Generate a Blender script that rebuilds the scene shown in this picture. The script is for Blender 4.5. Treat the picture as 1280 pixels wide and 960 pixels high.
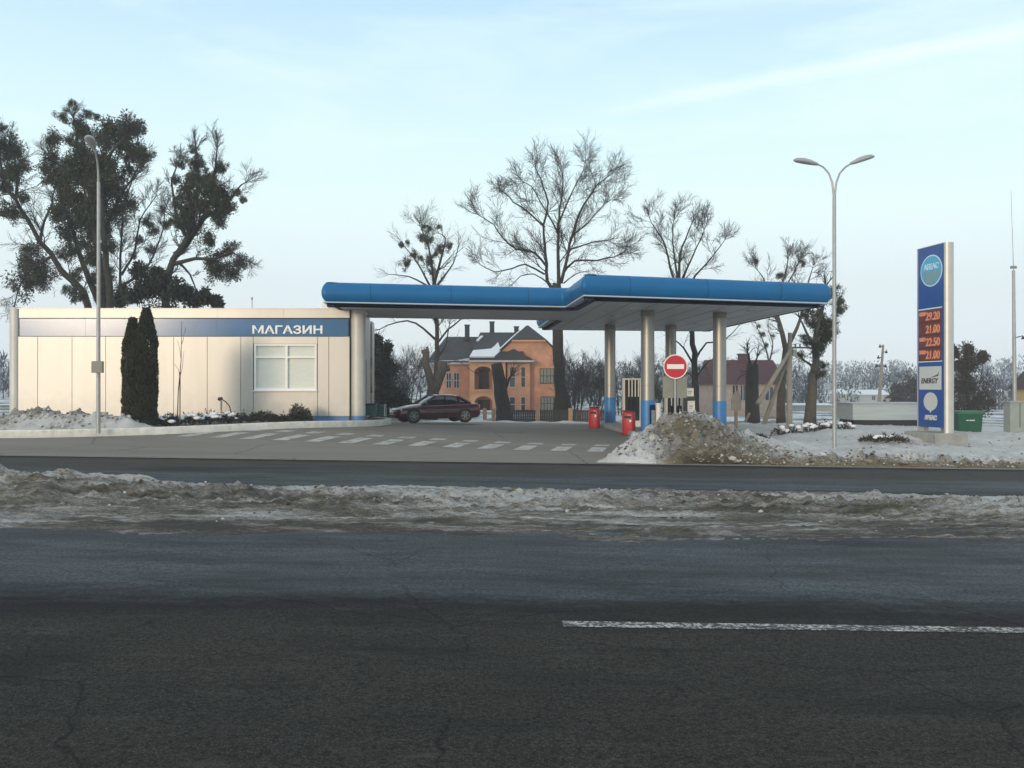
import bpy, bmesh, math, random
from mathutils import Vector, Matrix, noise, geometry
R = math.radians
rnd = random.Random(7)
sc = bpy.context.scene
for o in list(bpy.data.objects): bpy.data.objects.remove(o)
C = sc.collection

# ------------------------------------------------------------------ camera, light, exposure
F, CX, CY, EYE = 1150.0, 640.0, 482.0, 1.88         # focal length in photo pixels, horizon row, eye height
cam = bpy.data.cameras.new('camera'); camo = bpy.data.objects.new('camera', cam); C.objects.link(camo)
cam.lens = 36.0 * F / 1280; cam.sensor_width = 36; cam.clip_end = 5000; cam.clip_start = 0.1
camo.location = (0, 0, EYE); camo.rotation_euler = (R(90) + math.atan(2 / F), 0, 0)
sc.camera = camo

SUN_AZ, SUN_EL = R(205), R(8)
world = bpy.data.worlds.new('World'); sc.world = world; world.use_nodes = True
def build_world():
    nt = world.node_tree; nt.nodes.clear()
    N, L = nt.nodes.new, nt.links.new
    out = N('ShaderNodeOutputWorld'); bg = N('ShaderNodeBackground'); bg.inputs[1].default_value = 0.15
    sky = N('ShaderNodeTexSky'); sky.sky_type = 'NISHITA'; sky.sun_disc = False
    sky.sun_elevation = SUN_EL; sky.sun_rotation = SUN_AZ; sky.air_density = 1.0; sky.dust_density = 1.2; sky.ozone_density = 1.5
    tc = N('ShaderNodeTexCoord'); sep = N('ShaderNodeSeparateXYZ'); L(tc.outputs['Generated'], sep.inputs[0])
    # thin high cloud veil in view, whiter towards the horizon
    ramp = N('ShaderNodeValToRGB'); L(sep.outputs['Z'], ramp.inputs[0])
    e = ramp.color_ramp.elements
    e[0].position = 0.0; e[0].color = (7.0, 7.4, 7.5, 1)
    e[1].position = 0.75; e[1].color = (5.2, 5.5, 5.6, 1)  # out-of-view zenith paled to warm the light on the ground
    for p, c in ((0.08, (7.7, 8.2, 8.2, 1)), (0.18, (7.3, 8.8, 8.7, 1)), (0.27, (6.0, 8.0, 8.5, 1)), (0.39, (4.1, 6.2, 8.2, 1)), (0.52, (4.4, 5.7, 6.9, 1))):
        k = e.new(p); k.color = c
    mp = N('ShaderNodeMapping'); mp.inputs['Scale'].default_value = (1.2, 1.2, 5.0); mp.inputs['Rotation'].default_value = (0, R(14), 0)
    L(tc.outputs['Generated'], mp.inputs[0])
    nz = N('ShaderNodeTexNoise'); nz.inputs['Scale'].default_value = 2.6; nz.inputs['Detail'].default_value = 7; nz.inputs['Roughness'].default_value = 0.55
    nz.inputs['Distortion'].default_value = 0.4
    L(mp.outputs[0], nz.inputs['Vector'])
    cr = N('ShaderNodeMapRange'); cr.inputs[1].default_value = 0.47; cr.inputs[2].default_value = 0.75; cr.inputs[3].default_value = 0; cr.inputs[4].default_value = 0.55
    L(nz.outputs['Fac'], cr.inputs[0])
    m1 = N('ShaderNodeMix'); m1.data_type = 'RGBA'; m1.inputs[0].default_value = 0.86
    L(sky.outputs[0], m1.inputs[6]); L(ramp.outputs[0], m1.inputs[7])
    m2 = N('ShaderNodeMix'); m2.data_type = 'RGBA'; L(cr.outputs[0], m2.inputs[0])
    L(m1.outputs[2], m2.inputs[6]); m2.inputs[7].default_value = (7.2, 8.3, 8.6, 1)
    # one long faint vapour trail
    dt = N('ShaderNodeVectorMath'); dt.operation = 'DOT_PRODUCT'; dt.inputs[1].default_value = (-0.1835, -0.2636, 0.947)
    L(tc.outputs['Generated'], dt.inputs[0])
    ab = N('ShaderNodeMath'); ab.operation = 'ABSOLUTE'; L(dt.outputs['Value'], ab.inputs[0])
    st = N('ShaderNodeMapRange'); st.inputs[1].default_value = 0.0; st.inputs[2].default_value = 0.011; st.inputs[3].default_value = 0.6; st.inputs[4].default_value = 0.0
    L(ab.outputs[0], st.inputs[0])
    mm = N('ShaderNodeMath'); mm.operation = 'MULTIPLY'; L(st.outputs[0], mm.inputs[0]); 
    n2 = N('ShaderNodeTexNoise'); n2.inputs['Scale'].default_value = 5; n2.inputs['Detail'].default_value = 5; L(tc.outputs['Generated'], n2.inputs['Vector'])
    L(n2.outputs['Fac'], mm.inputs[1])
    xm = N('ShaderNodeMapRange'); xm.inputs[1].default_value = 0.05; xm.inputs[2].default_value = 0.22; L(sep.outputs['X'], xm.inputs[0])
    mk = N('ShaderNodeMath'); mk.operation = 'MULTIPLY'; L(mm.outputs[0], mk.inputs[0]); L(xm.outputs[0], mk.inputs[1]); mm = mk
    m3 = N('ShaderNodeMix'); m3.data_type = 'RGBA'; L(mm.outputs[0], m3.inputs[0]); L(m2.outputs[2], m3.inputs[6]); m3.inputs[7].default_value = (10, 10.2, 10, 1)
    L(m3.outputs[2], bg.inputs[0]); L(bg.outputs[0], out.inputs[0])
build_world()
sun = bpy.data.lights.new('sun', 'SUN'); sun.energy = 1.75; sun.angle = R(11.0); sun.color = (1.0, 0.79, 0.56)
suno = bpy.data.objects.new('sun', sun); C.objects.link(suno)
to_sun = Vector((math.sin(SUN_AZ) * math.cos(SUN_EL), math.cos(SUN_AZ) * math.cos(SUN_EL), math.sin(SUN_EL)))
suno.rotation_euler = (-to_sun).to_track_quat('-Z', 'Y').to_euler(); suno.location = to_sun * 60
sc.view_settings.view_transform = 'Standard'; sc.view_settings.look = 'None'
sc.view_settings.gamma = 1; sc.view_settings.use_curve_mapping = False; sc.view_settings.exposure = 0.0
sc.cycles.use_denoising = True
sc.cycles.max_bounces = 6; sc.cycles.transparent_max_bounces = 12; sc.cycles.volume_bounces = 2
sc.cycles.sample_clamp_indirect = 6

# ------------------------------------------------------------------ helpers
def P(px, py, Y): return Vector(((px - CX) / F * Y, Y, EYE + (CY - py) / F * Y))
def PX(px, Y): return (px - CX) / F * Y
def PZ(py, Y): return EYE + (CY - py) / F * Y
def sm(a, b, x):
    t = max(0.0, min(1.0, (x - a) / (b - a))); return t * t * (3 - 2 * t)
def nz(x, y, s, z=0.0): return noise.noise(Vector((x * s, y * s, z)))
def fbm(x, y, s, oct=4, z=0.0, rough=0.5):
    a, t = 1.0, 0.0
    for i in range(oct):
        t += a * noise.noise(Vector((x * s, y * s, z + i * 7.3))); s *= 2.03; a *= rough
    return t
def g(x, y):                                           # height of the paved ground
    z = -0.014 * max(-45, min(45, x))
    z += 0.25 * sm(2, -8, x) * sm(24, 34, y) * (1 - sm(38, 46, y))
    z -= 0.2 * sm(44, 54, y)
    return z
def land(x, y):
    z = g(x, y) - 0.06
    if y > 100:
        z += -1.5 * sm(100, 160, y) + 10.5 * sm(170, 520, y) * (1 + 0.25 * nz(x, y, 0.006)) + 1.6 * sm(120, 200, y) * nz(x, y, 0.02)
    return z

class MB:
    def __init__(s): s.v = []; s.f = []; s.a = None
    def add(s, vs, fs):
        n = len(s.v); s.v += [tuple(v) for v in vs]; s.f += [tuple(i + n for i in f) for f in fs]; return s
    def box(s, c, d, rz=0.0, taper=1.0):
        x, y, z = d[0] / 2, d[1] / 2, d[2] / 2; vs = []
        for sz in (-1, 1):
            t = taper if sz > 0 else 1
            for sx, sy in ((-1, -1), (1, -1), (1, 1), (-1, 1)):
                a, b = sx * x * t, sy * y * t
                vs.append((c[0] + a * math.cos(rz) - b * math.sin(rz), c[1] + a * math.sin(rz) + b * math.cos(rz), c[2] + sz * z))
        return s.add(vs, [(3, 2, 1, 0), (4, 5, 6, 7), (0, 1, 5, 4), (1, 2, 6, 5), (2, 3, 7, 6), (3, 0, 4, 7)])
    def rbox(s, c, d, r=0.03, rz=0.0):                  # box with chamfered vertical and top edges
        x, y = d[0] / 2, d[1] / 2
        z0, z1 = c[2] - d[2] / 2, c[2] + d[2] / 2
        def ring(i, z):
            q = [(-x + r, -y + i), (x - r, -y + i), (x - i, -y + r), (x - i, y - r), (x - r, y - i), (-x + r, y - i), (-x + i, y - r), (-x + i, -y + r)]
            return [(c[0] + a * math.cos(rz) - b * math.sin(rz), c[1] + a * math.sin(rz) + b * math.cos(rz), z) for a, b in q]
        rs = [ring(0, z0), ring(0, z1 - r), ring(r * 0.8, z1)]
        vs = [p for q in rs for p in q]; fs = [tuple(range(7, -1, -1)), tuple(range(16, 24))]
        for k in range(2):
            for i in range(8): j = (i + 1) % 8; fs.append((k * 8 + i, k * 8 + j, k * 8 + 8 + j, k * 8 + 8 + i))
        return s.add(vs, fs)
    def tube(s, pts, rad, n=6, cap=True):
        pts = [Vector(p) for p in pts]
        if not hasattr(rad, '__len__'): rad = [rad] * len(pts)
        vs, fs = [], []; u = None
        for i, p in enumerate(pts):
            d = (pts[min(i + 1, len(pts) - 1)] - pts[max(i - 1, 0)])
            if d.length < 1e-9: d = Vector((0, 0, 1))
            d.normalize()
            if u is None: u = d.cross(Vector((0, 1, 0.01)) if abs(d.y) < 0.9 else Vector((1, 0, 0)))
            else: u = u - d * u.dot(d)
            u.normalize(); w = d.cross(u)
            for k in range(n):
                t = 2 * math.pi * k / n
                vs.append(p + (u * math.cos(t) + w * math.sin(t)) * rad[i])
        for i in range(len(pts) - 1):
            for k in range(n):
                j = (k + 1) % n; fs.append((i * n + k, i * n + j, i * n + n + j, i * n + n + k))
        if cap: fs += [tuple(range(n - 1, -1, -1)), tuple(range((len(pts) - 1) * n, len(pts) * n))]
        return s.add(vs, fs)
    def cyl(s, c, r, z0, z1, n=16, r1=None): return s.tube([(c[0], c[1], z0), (c[0], c[1], z1)], [r, r if r1 is None else r1], n)
    def prism(s, poly, off):                            # poly: 3-D points of a planar outline, pushed by off
        n = len(poly); off = Vector(off); a = [Vector(p) for p in poly]
        vs = a + [p + off for p in a]; fs = [(i, (i + 1) % n, n + (i + 1) % n, n + i) for i in range(n)]
        for t in geometry.tessellate_polygon([a]): fs += [t, tuple(n + i for i in reversed(t))]
        return s.add(vs, fs)
    def loft(s, rings, cap=True, closed=True):
        n = len(rings[0]); vs = [p for r in rings for p in r]; fs = []
        for i in range(len(rings) - 1):
            for k in range(n if closed else n - 1):
                j = (k + 1) % n; fs.append((i * n + k, i * n + j, i * n + n + j, i * n + n + k))
        if cap: fs += [tuple(range(n - 1, -1, -1)), tuple(range((len(rings) - 1) * n, len(rings) * n))]
        return s.add(vs, fs)
    def build(s, name, m, parent=None, smooth=False, loc=None, fix=True):
        me = bpy.data.meshes.new(name); me.from_pydata(s.v, [], s.f)
        if fix:
            b = bmesh.new(); b.from_mesh(me); bmesh.ops.recalc_face_normals(b, faces=b.faces); b.to_mesh(me); b.free()
        if smooth is True: me.polygons.foreach_set('use_smooth', [True] * len(me.polygons))
        elif smooth:
            me.polygons.foreach_set('use_smooth', [True] * len(me.polygons)); me.set_sharp_from_angle(angle=R(smooth))
        me.materials.append(m)
        o = bpy.data.objects.new(name, me); C.objects.link(o)
        if parent: o.parent = parent
        if loc: o.location = loc
        return o
def tag(o, label=None, cat=None, group=None, kind=None):
    for k, v in (('label', label), ('category', cat), ('group', group), ('kind', kind)):
        if v: o[k] = v
    return o
def empty(name, loc, label, cat, group=None, rz=0.0):
    o = bpy.data.objects.new(name, None); C.objects.link(o); o.location = loc; o.rotation_euler = (0, 0, rz); o.empty_display_size = 0.3
    return tag(o, label, cat, group)
def copy_tree(o, parent=None):
    c = o.copy(); C.objects.link(c); c.parent = parent
    for ch in list(o.children): copy_tree(ch, c)
    return c
class Loc:                                              # MB in coordinates local to an Empty placed at loc
    pass
def rel(pts, loc): return [Vector(p) - Vector(loc) for p in pts]

# ------------------------------------------------------------------ materials
def mat(name, col, rough=0.6, var=0.12, scale=6.0, metal=0.0, bump=0.0, bscale=40.0, spec=0.5, coat=0.0, emit=None, estr=0.0, col2=None, alpha_noise=None, stretch=None):
    m = bpy.data.materials.new(name); m.use_nodes = True; nt = m.node_tree; b = nt.nodes['Principled BSDF']
    N, L = nt.nodes.new, nt.links.new
    tc = N('ShaderNodeTexCoord'); src = tc.outputs['Object']
    if stretch:
        mp = N('ShaderNodeMapping'); mp.inputs['Scale'].default_value = stretch; L(src, mp.inputs[0]); src = mp.outputs[0]
    t = N('ShaderNodeTexNoise'); t.inputs['Scale'].default_value = scale; t.inputs['Detail'].default_value = 6; t.inputs['Roughness'].default_value = 0.62
    L(src, t.inputs['Vector'])
    mr = N('ShaderNodeMapRange'); mr.inputs[1].default_value = 0.3; mr.inputs[2].default_value = 0.7; L(t.outputs['Fac'], mr.inputs[0])
    mx = N('ShaderNodeMix'); mx.data_type = 'RGBA'; L(mr.outputs[0], mx.inputs[0])
    c2 = col2 or tuple(min(1, c * (1 + var)) for c in col); c1 = col if col2 else tuple(c * (1 - var) for c in col)
    mx.inputs[6].default_value = (*c1, 1); mx.inputs[7].default_value = (*c2, 1)
    L(mx.outputs[2], b.inputs['Base Color'])
    b.inputs['Roughness'].default_value = rough; b.inputs['Metallic'].default_value = metal
    b.inputs['Specular IOR Level'].default_value = spec; b.inputs['Coat Weight'].default_value = coat; b.inputs['Coat Roughness'].default_value = 0.15
    if bump:
        t2 = N('ShaderNodeTexNoise'); t2.inputs['Scale'].default_value = bscale; t2.inputs['Detail'].default_value = 5; L(src, t2.inputs['Vector'])
        bp = N('ShaderNodeBump'); bp.inputs['Strength'].default_value = bump; bp.inputs['Distance'].default_value = 0.02
        L(t2.outputs['Fac'], bp.inputs['Height']); L(bp.outputs[0], b.inputs['Normal'])
    if emit:
        b.inputs['Emission Color'].default_value = (*emit, 1); b.inputs['Emission Strength'].default_value = estr
    return m
M = {}
M['panel'] = mat('cream composite panel', (0.50, 0.482, 0.447), 0.38, 0.05, 1.3, metal=0.2, spec=0.5, stretch=(1, 1, 0.25))
M['column_white'] = mat('pale column cladding', (0.54, 0.525, 0.49), 0.45, 0.06, 2.0, metal=0.1)
M['band'] = mat('blue gloss band', (0.010, 0.115, 0.275), 0.6, 0.08, 1.5, spec=0.15, coat=0.75)
M['plinth_blue'] = mat('blue plinth paint', (0.06, 0.17, 0.36), 0.5, 0.15, 8)
M['letter'] = mat('white letter acrylic', (0.85, 0.86, 0.86), 0.4, 0.03)
M['seam'] = mat('dark joint', (0.06, 0.06, 0.06), 0.8, 0.1)
M['frame'] = mat('white window frame', (0.80, 0.80, 0.78), 0.4, 0.04)
M['blind'] = mat('pale green blind', (0.62, 0.66, 0.61), 0.45, 0.05, 3, stretch=(1, 1, 6))
M['roof_felt'] = mat('roof felt', (0.12, 0.12, 0.12), 0.9, 0.2)
M['fascia'] = mat('blue fascia sheet', (0.004, 0.125, 0.315), 0.42, 0.07, 1.2, spec=0.3)
M['fascia_dark'] = mat('blue skirt with shade in colour', (0.004, 0.018, 0.06), 0.6, 0.1, spec=.2)  # shade of the inset skirt put into its blue; joints and notice board share it
M['stripe'] = mat('pale blue stripe', (0.46, 0.57, 0.67), 0.5, 0.08)
M['soffit'] = mat('grey soffit panel', (0.50, 0.51, 0.52), 0.45, 0.05, 0.8)
M['steel'] = mat('brushed column cladding', (0.32, 0.315, 0.30), 0.44, 0.06, 3, metal=0.7, stretch=(3, 3, 0.4))
M['steel_pale'] = mat('pale aluminium', (0.55, 0.54, 0.51), 0.45, 0.06, 3, metal=0.4)
M['wrap_blue'] = mat('blue column wrap', (0.03, 0.20, 0.50), 0.42, 0.08, 3, coat=0.2)
M['galv'] = mat('galvanised steel', (0.36, 0.37, 0.37), 0.5, 0.12, 9, metal=0.45)
M['lamp_shell'] = mat('grey lamp shell', (0.34, 0.36, 0.37), 0.45, 0.08)
M['lens'] = mat('lamp lens', (0.55, 0.58, 0.58), 0.2, 0.05)
M['kerb'] = mat('concrete kerb', (0.70, 0.68, 0.62), 0.85, 0.22, 5, bump=0.3)
M['concrete'] = mat('grey concrete', (0.30, 0.30, 0.28), 0.9, 0.2, 4, bump=0.3)
M['bark'] = mat('bark', (0.036, 0.032, 0.027), 0.95, 0.35, 5, bump=0.5, bscale=18)
M['bark_pale'] = mat('pale bark', (0.090, 0.075, 0.060), 0.95, 0.3, 5, bump=0.5, bscale=18)
M['twig'] = mat('twig', (0.036, 0.031, 0.028), 0.95, 0.3, 3)
M['mistletoe'] = mat('mistletoe leaf', (0.028, 0.036, 0.016), 0.8, 0.4, 1.5, col2=(0.052, 0.055, 0.024))
M['conifer'] = mat('conifer leaf', (0.016, 0.022, 0.013), 0.85, 0.4, 2.5, col2=(0.034, 0.040, 0.022))
M['thuja'] = mat('thuja leaf', (0.022, 0.028, 0.013), 0.85, 0.4, 2.5, col2=(0.055, 0.048, 0.024))
M['juniper'] = mat('juniper leaf', (0.025, 0.030, 0.016), 0.85, 0.4, 4, col2=(0.065, 0.05, 0.03))
M['dry_shrub'] = mat('dry shrub', (0.055, 0.045, 0.035), 0.95, 0.3, 4)
M['snow'] = mat('snow', (0.74, 0.77, 0.80), 0.7, 0.06, 3, bump=0.4, bscale=9)
M['snow_dirty'] = mat('old snow', (0.55, 0.57, 0.58), 0.8, 0.2, 3, bump=0.5, bscale=9)
M['brick'] = mat('orange brick', (0.52, 0.255, 0.150), 0.85, 0.2, 1.2, bump=0.2)
M['brick_pale'] = mat('pale orange render', (0.62, 0.32, 0.18), 0.85, 0.1, 1.2)
M['slate'] = mat('dark roof tiles', (0.034, 0.034, 0.040), 0.8, 0.2, 2, stretch=(1, 1, 6))
M['wood_dark'] = mat('dark brown wood', (0.055, 0.030, 0.022), 0.7, 0.2)
M['glass'] = mat('dark window glass', (0.03, 0.035, 0.04), 0.08, 0.1, spec=0.7)
M['glass_pale'] = mat('curtained window glass', (0.24, 0.25, 0.21), 0.15, 0.25, 6, spec=0.7)
M['purple_roof'] = mat('maroon sheet roof', (0.070, 0.022, 0.026), 0.75, 0.12, 3, stretch=(8, 1, 1))
M['plaster'] = mat('faded plaster', (0.46, 0.36, 0.30), 0.9, 0.18, 3)
M['fence_board'] = mat('dark fence boards', (0.050, 0.044, 0.040), 0.85, 0.25, 4, stretch=(1, 1, 8))
M['fence_post'] = mat('orange fence pillar', (0.40, 0.26, 0.17), 0.85, 0.15)
M['red'] = mat('red enamel', (0.42, 0.012, 0.022), 0.4, 0.12, 6, coat=0.2)
M['sign_red'] = mat('sign red film', (0.50, 0.014, 0.035), 0.45, 0.06)
M['sign_white'] = mat('sign white film', (0.80, 0.77, 0.72), 0.45, 0.05)
M['sign_back'] = mat('bare aluminium back', (0.24, 0.24, 0.20), 0.55, 0.1, 3, metal=0.2)
M['black'] = mat('black rubber', (0.015, 0.015, 0.016), 0.6, 0.2)
M['pump_white'] = mat('white enamel', (0.68, 0.67, 0.63), 0.4, 0.06)
M['pump_dark'] = mat('dark enamel', (0.045, 0.05, 0.045), 0.45, 0.1)
M['paper'] = mat('paper notice', (0.80, 0.80, 0.76), 0.7, 0.04)
M['ink'] = mat('printed ink', (0.06, 0.06, 0.07), 0.7, 0.1)
M['green'] = mat('green plastic', (0.008, 0.075, 0.038), 0.5, 0.15)
M['green_lid'] = mat('pale green lid', (0.02, 0.13, 0.075), 0.5, 0.15)
M['teal'] = mat('faded teal bin', (0.018, 0.075, 0.075), 0.5, 0.3, 6)
M['totem_blue'] = mat('totem blue film', (0.016, 0.075, 0.30), 0.42, 0.1, 2, coat=0.15)
M['totem_cyan'] = mat('logo cyan', (0.08, 0.42, 0.66), 0.4, 0.1, 3)
M['totem_teal'] = mat('logo teal', (0.10, 0.36, 0.46), 0.4, 0.25, 5, col2=(0.30, 0.32, 0.30))
M['totem_ring'] = mat('logo pale ring', (0.60, 0.78, 0.88), 0.4, 0.04)
M['totem_grey'] = mat('totem white panel', (0.58, 0.60, 0.58), 0.45, 0.04)
M['led_back'] = mat('price panel', (0.15, 0.045, 0.035), 0.4, 0.2, 8)
M['led'] = mat('orange price digits', (0.60, 0.24, 0.15), 0.5, 0.35, 14, emit=(1.0, 0.30, 0.14), estr=0.10)
M['carpaint'] = mat('maroon car paint', (0.075, 0.012, 0.024), 0.3, 0.08, 3, metal=0.3, coat=0.7)
M['carglass'] = mat('car glass', (0.015, 0.018, 0.022), 0.06, 0.1, spec=0.8)
M['headlamp'] = mat('headlamp', (0.7, 0.7, 0.72), 0.15, 0.05)
M['taillamp'] = mat('tail lamp', (0.25, 0.01, 0.015), 0.2, 0.05)
M['rim'] = mat('alloy rim', (0.26, 0.26, 0.26), 0.5, 0.08, metal=0.4)
M['pole_conc'] = mat('weathered pole', (0.26, 0.24, 0.21), 0.9, 0.18, 3)
M['sheet_metal'] = mat('ribbed sheet metal', (0.46, 0.50, 0.50), 0.4, 0.12, 2, metal=0.4, stretch=(0.25, 1, 5))
M['ceramic'] = mat('insulator glass', (0.16, 0.18, 0.17), 0.3, 0.1)
M['cabinet'] = mat('grey green cabinet', (0.28, 0.31, 0.28), 0.6, 0.1, 3)
M['yellow_wall'] = mat('yellow wall', (0.50, 0.36, 0.15), 0.85, 0.12)
M['brown_roof'] = mat('brown roof', (0.075, 0.055, 0.055), 0.8, 0.15)
M['wood_pale'] = mat('weathered timber', (0.24, 0.19, 0.13), 0.85, 0.2, 5)
M['paint'] = None
M['far_wall'] = mat('far house wall', (0.40, 0.40, 0.38), 0.9, 0.15)
M['woods'] = mat('bare woodland', (0.034, 0.039, 0.045), 0.95, 0.3, 0.3)
M['grass'] = mat('dead grass', (0.15, 0.122, 0.068), 0.95, 0.3, 4)

def splash(m, z0, z1, col, amt):
    nt = m.node_tree; N, L = nt.nodes.new, nt.links.new; b = nt.nodes['Principled BSDF']; src = b.inputs['Base Color'].links[0].from_socket
    geo = N('ShaderNodeNewGeometry'); sp = N('ShaderNodeSeparateXYZ'); L(geo.outputs['Position'], sp.inputs[0])
    n = N('ShaderNodeTexNoise'); n.inputs['Scale'].default_value = 2.5; n.inputs['Detail'].default_value = 7; n.inputs['Roughness'].default_value = .7; L(geo.outputs['Position'], n.inputs['Vector'])
    a = N('ShaderNodeMapRange'); a.inputs[1].default_value = z0; a.inputs[2].default_value = z1; a.inputs[3].default_value = .75; a.inputs[4].default_value = -.15; L(sp.outputs['Z'], a.inputs[0])
    s_ = N('ShaderNodeMath'); s_.operation = 'ADD'; L(a.outputs[0], s_.inputs[0]); c = N('ShaderNodeMapRange'); c.inputs[1].default_value = .35; c.inputs[2].default_value = .65; c.inputs[3].default_value = -.3; c.inputs[4].default_value = .3; L(n.outputs['Fac'], c.inputs[0]); L(c.outputs[0], s_.inputs[1])
    k = N('ShaderNodeMapRange'); k.inputs[1].default_value = 0; k.inputs[2].default_value = 1; k.inputs[3].default_value = 0; k.inputs[4].default_value = amt; L(s_.outputs[0], k.inputs[0])
    x = N('ShaderNodeMix'); x.data_type = 'RGBA'; L(k.outputs[0], x.inputs[0]); L(src, x.inputs[6]); x.inputs[7].default_value = (*col, 1); L(x.outputs[2], b.inputs['Base Color'])
splash(M['panel'], .6, 1.9, (.26, .235, .20), .35); splash(M['column_white'], .6, 1.9, (.22, .19, .15), .5); splash(M['wrap_blue'], 0, 1.0, (.12, .11, .10), .5); splash(M['carpaint'], .15, .75, (.16, .15, .135), .45); splash(M['kerb'], .0, .55, (.25, .23, .20), .7)

def ground_material(name, kind):
    m = bpy.data.materials.new(name); m.use_nodes = True; nt = m.node_tree; b = nt.nodes['Principled BSDF']
    N, L = nt.nodes.new, nt.links.new
    geo = N('ShaderNodeNewGeometry'); pos = geo.outputs['Position']
    def nse(scale, detail=6, rough=0.6, stretch=None, dist=0.0):
        src = pos
        if stretch:
            mp = N('ShaderNodeMapping'); mp.inputs['Scale'].default_value = stretch; L(pos, mp.inputs[0]); src = mp.outputs[0]
        t = N('ShaderNodeTexNoise'); t.inputs['Scale'].default_value = scale; t.inputs['Detail'].default_value = detail
        t.inputs['Roughness'].default_value = rough; t.inputs['Distortion'].default_value = dist; L(src, t.inputs['Vector']); return t.outputs['Fac']
    def rng(v, a, b_, c=0.0, d=1.0):
        r = N('ShaderNodeMapRange'); r.inputs[1].default_value = a; r.inputs[2].default_value = b_; r.inputs[3].default_value = c; r.inputs[4].default_value = d
        L(v, r.inputs[0]); return r.outputs[0]
    def mix(f, a, b_):
        x = N('ShaderNodeMix'); x.data_type = 'RGBA'
        for i, v in ((0, f), (6, a), (7, b_)):
            if isinstance(v, (int, float)): x.inputs[i].default_value = v
            elif isinstance(v, tuple): x.inputs[i].default_value = (*v, 1)
            else: L(v, x.inputs[i])
        return x.outputs[2]
    def math_(op, a, b_=None):
        x = N('ShaderNodeMath'); x.operation = op
        for i, v in ((0, a), (1, b_)):
            if v is None: continue
            if isinstance(v, (int, float)): x.inputs[i].default_value = v
            else: L(v, x.inputs[i])
        return x.outputs[0]
    sep = N('ShaderNodeSeparateXYZ'); L(pos, sep.inputs[0]); Y = sep.outputs['Y']; X = sep.outputs['X']
    def cracks(scale, width, warp=0.35):
        w = N('ShaderNodeTexNoise'); w.inputs['Scale'].default_value = 2.2; w.inputs['Detail'].default_value = 5; L(pos, w.inputs['Vector'])
        vm = N('ShaderNodeVectorMath'); vm.operation = 'MULTIPLY_ADD'; L(w.outputs['Color'], vm.inputs[0]); vm.inputs[1].default_value = (warp,) * 3; L(pos, vm.inputs[2])
        mp = N('ShaderNodeMapping'); mp.inputs['Scale'].default_value = (0.7, 1.0, 0.01); L(vm.outputs[0], mp.inputs[0])
        v = N('ShaderNodeTexVoronoi'); v.feature = 'DISTANCE_TO_EDGE'; v.inputs['Scale'].default_value = scale; L(mp.outputs[0], v.inputs['Vector'])
        return rng(v.outputs['Distance'], 0.0, width, 1.0, 0.0)
    bumpv = nse(70, 4, 0.7)
    rough = None
    if kind in ('road', 'forecourt'):
        fine = nse(90, 3, 0.7); big = nse(0.35, 5, 0.6, (0.35, 1.6, 1)); mid = nse(2.5, 6, 0.65, (0.5, 1.4, 1))
        if kind == 'road':
            c = mix(rng(mid, 0.3, 0.7), (0.018, 0.0178, 0.0155), (0.031, 0.0305, 0.0265))
            c = mix(rng(big, 0.35, 0.7, 0, 0.5), c, (0.046, 0.042, 0.031))
            # grit
            c = mix(rng(fine, 0.52, 0.62, 0, 0.6), c, (0.115, 0.112, 0.10))
            c = mix(rng(nse(48, 3, .6), 0.53, 0.62, 0, 0.42), c, (0.080, 0.078, 0.070))
            c = mix(rng(nse(30, 4, .7), 0.50, 0.60, 0, 0.65), c, (0.009, 0.009, 0.008))
            c = mix(rng(nse(4.5, 8, .75, (.35, 1.5, 1)), 0.56, 0.72, 0, 0.55), c, (0.080, 0.079, 0.072))
            c = mix(rng(nse(1.4, 8, .7, (.22, 1.7, 1), .5), 0.58, 0.70, 0, 0.6), c, (0.014, 0.014, 0.013))
            # frost-and-salt film, with reflected sky put into its blue, along the far half of the near carriageway and the edge of the far lane
            wob = math_('ADD', Y, math_('ADD', rng(nse(0.55, 7, 0.7, (0.25, 1, 1)), 0, 1, -1.3, 1.3), rng(nse(9, 5, .75), 0, 1, -.5, .5)))
            b1 = math_('MULTIPLY', rng(wob, 7.7, 8.4), rng(wob, 12.5, 13.0, 1, 0))
            b2 = math_('MULTIPLY', rng(wob, 16.6, 17.2), rng(wob, 18.8, 19.8, 1, 0))
            bb = math_('MAXIMUM', b1, b2)
            streak = rng(math_('ADD', math_('MULTIPLY', nse(1.1, 8, 0.72, (0.3, 1.2, 1)), .7), math_('MULTIPLY', nse(38, 3, .7), .3)), 0.40, 0.60, 0.35, 1.0)
            film = math_('MULTIPLY', bb, streak)
            film = math_('MULTIPLY', film, rng(nse(30, 5, .75), 0.40, 0.58, 0.35, 1.0))
            wet = math_('MULTIPLY', rng(wob, 7.2, 7.7), rng(wob, 8.2, 8.9, 1, 0))
            c = mix(math_('MULTIPLY', wet, .6), c, (0.012, 0.013, 0.015))
            c = mix(film, c, (0.060, 0.074, 0.092))
            pale = math_('MULTIPLY', bb, rng(nse(1.3, 8, 0.74, (0.35, 1.6, 1)), 0.60, 0.72, 0, 0.4))
            c = mix(pale, c, (0.18, 0.20, 0.23))
            ft = math_('MULTIPLY', rng(Y, 18.5, 19.5), 0.75)
            c = mix(ft, c, mix(rng(mid, 0.3, 0.7), (0.055, 0.054, 0.050), (0.080, 0.077, 0.071)))
            c = mix(math_('MULTIPLY', rng(math_('ADD', Y, rng(nse(1.2, 5), 0, 1, -.5, .5)), 21.7, 22.2), .8), c, (0.014, 0.013, 0.012))
            rough = rng(film, 0, 1, 0.85, 0.48)
            damp = math_('MULTIPLY', rng(nse(0.42, 6, .65, (.5, 1.2, 1), .6), 0.52, 0.64), .55)
            c = mix(damp, c, (0.014, 0.0145, 0.015))
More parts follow.
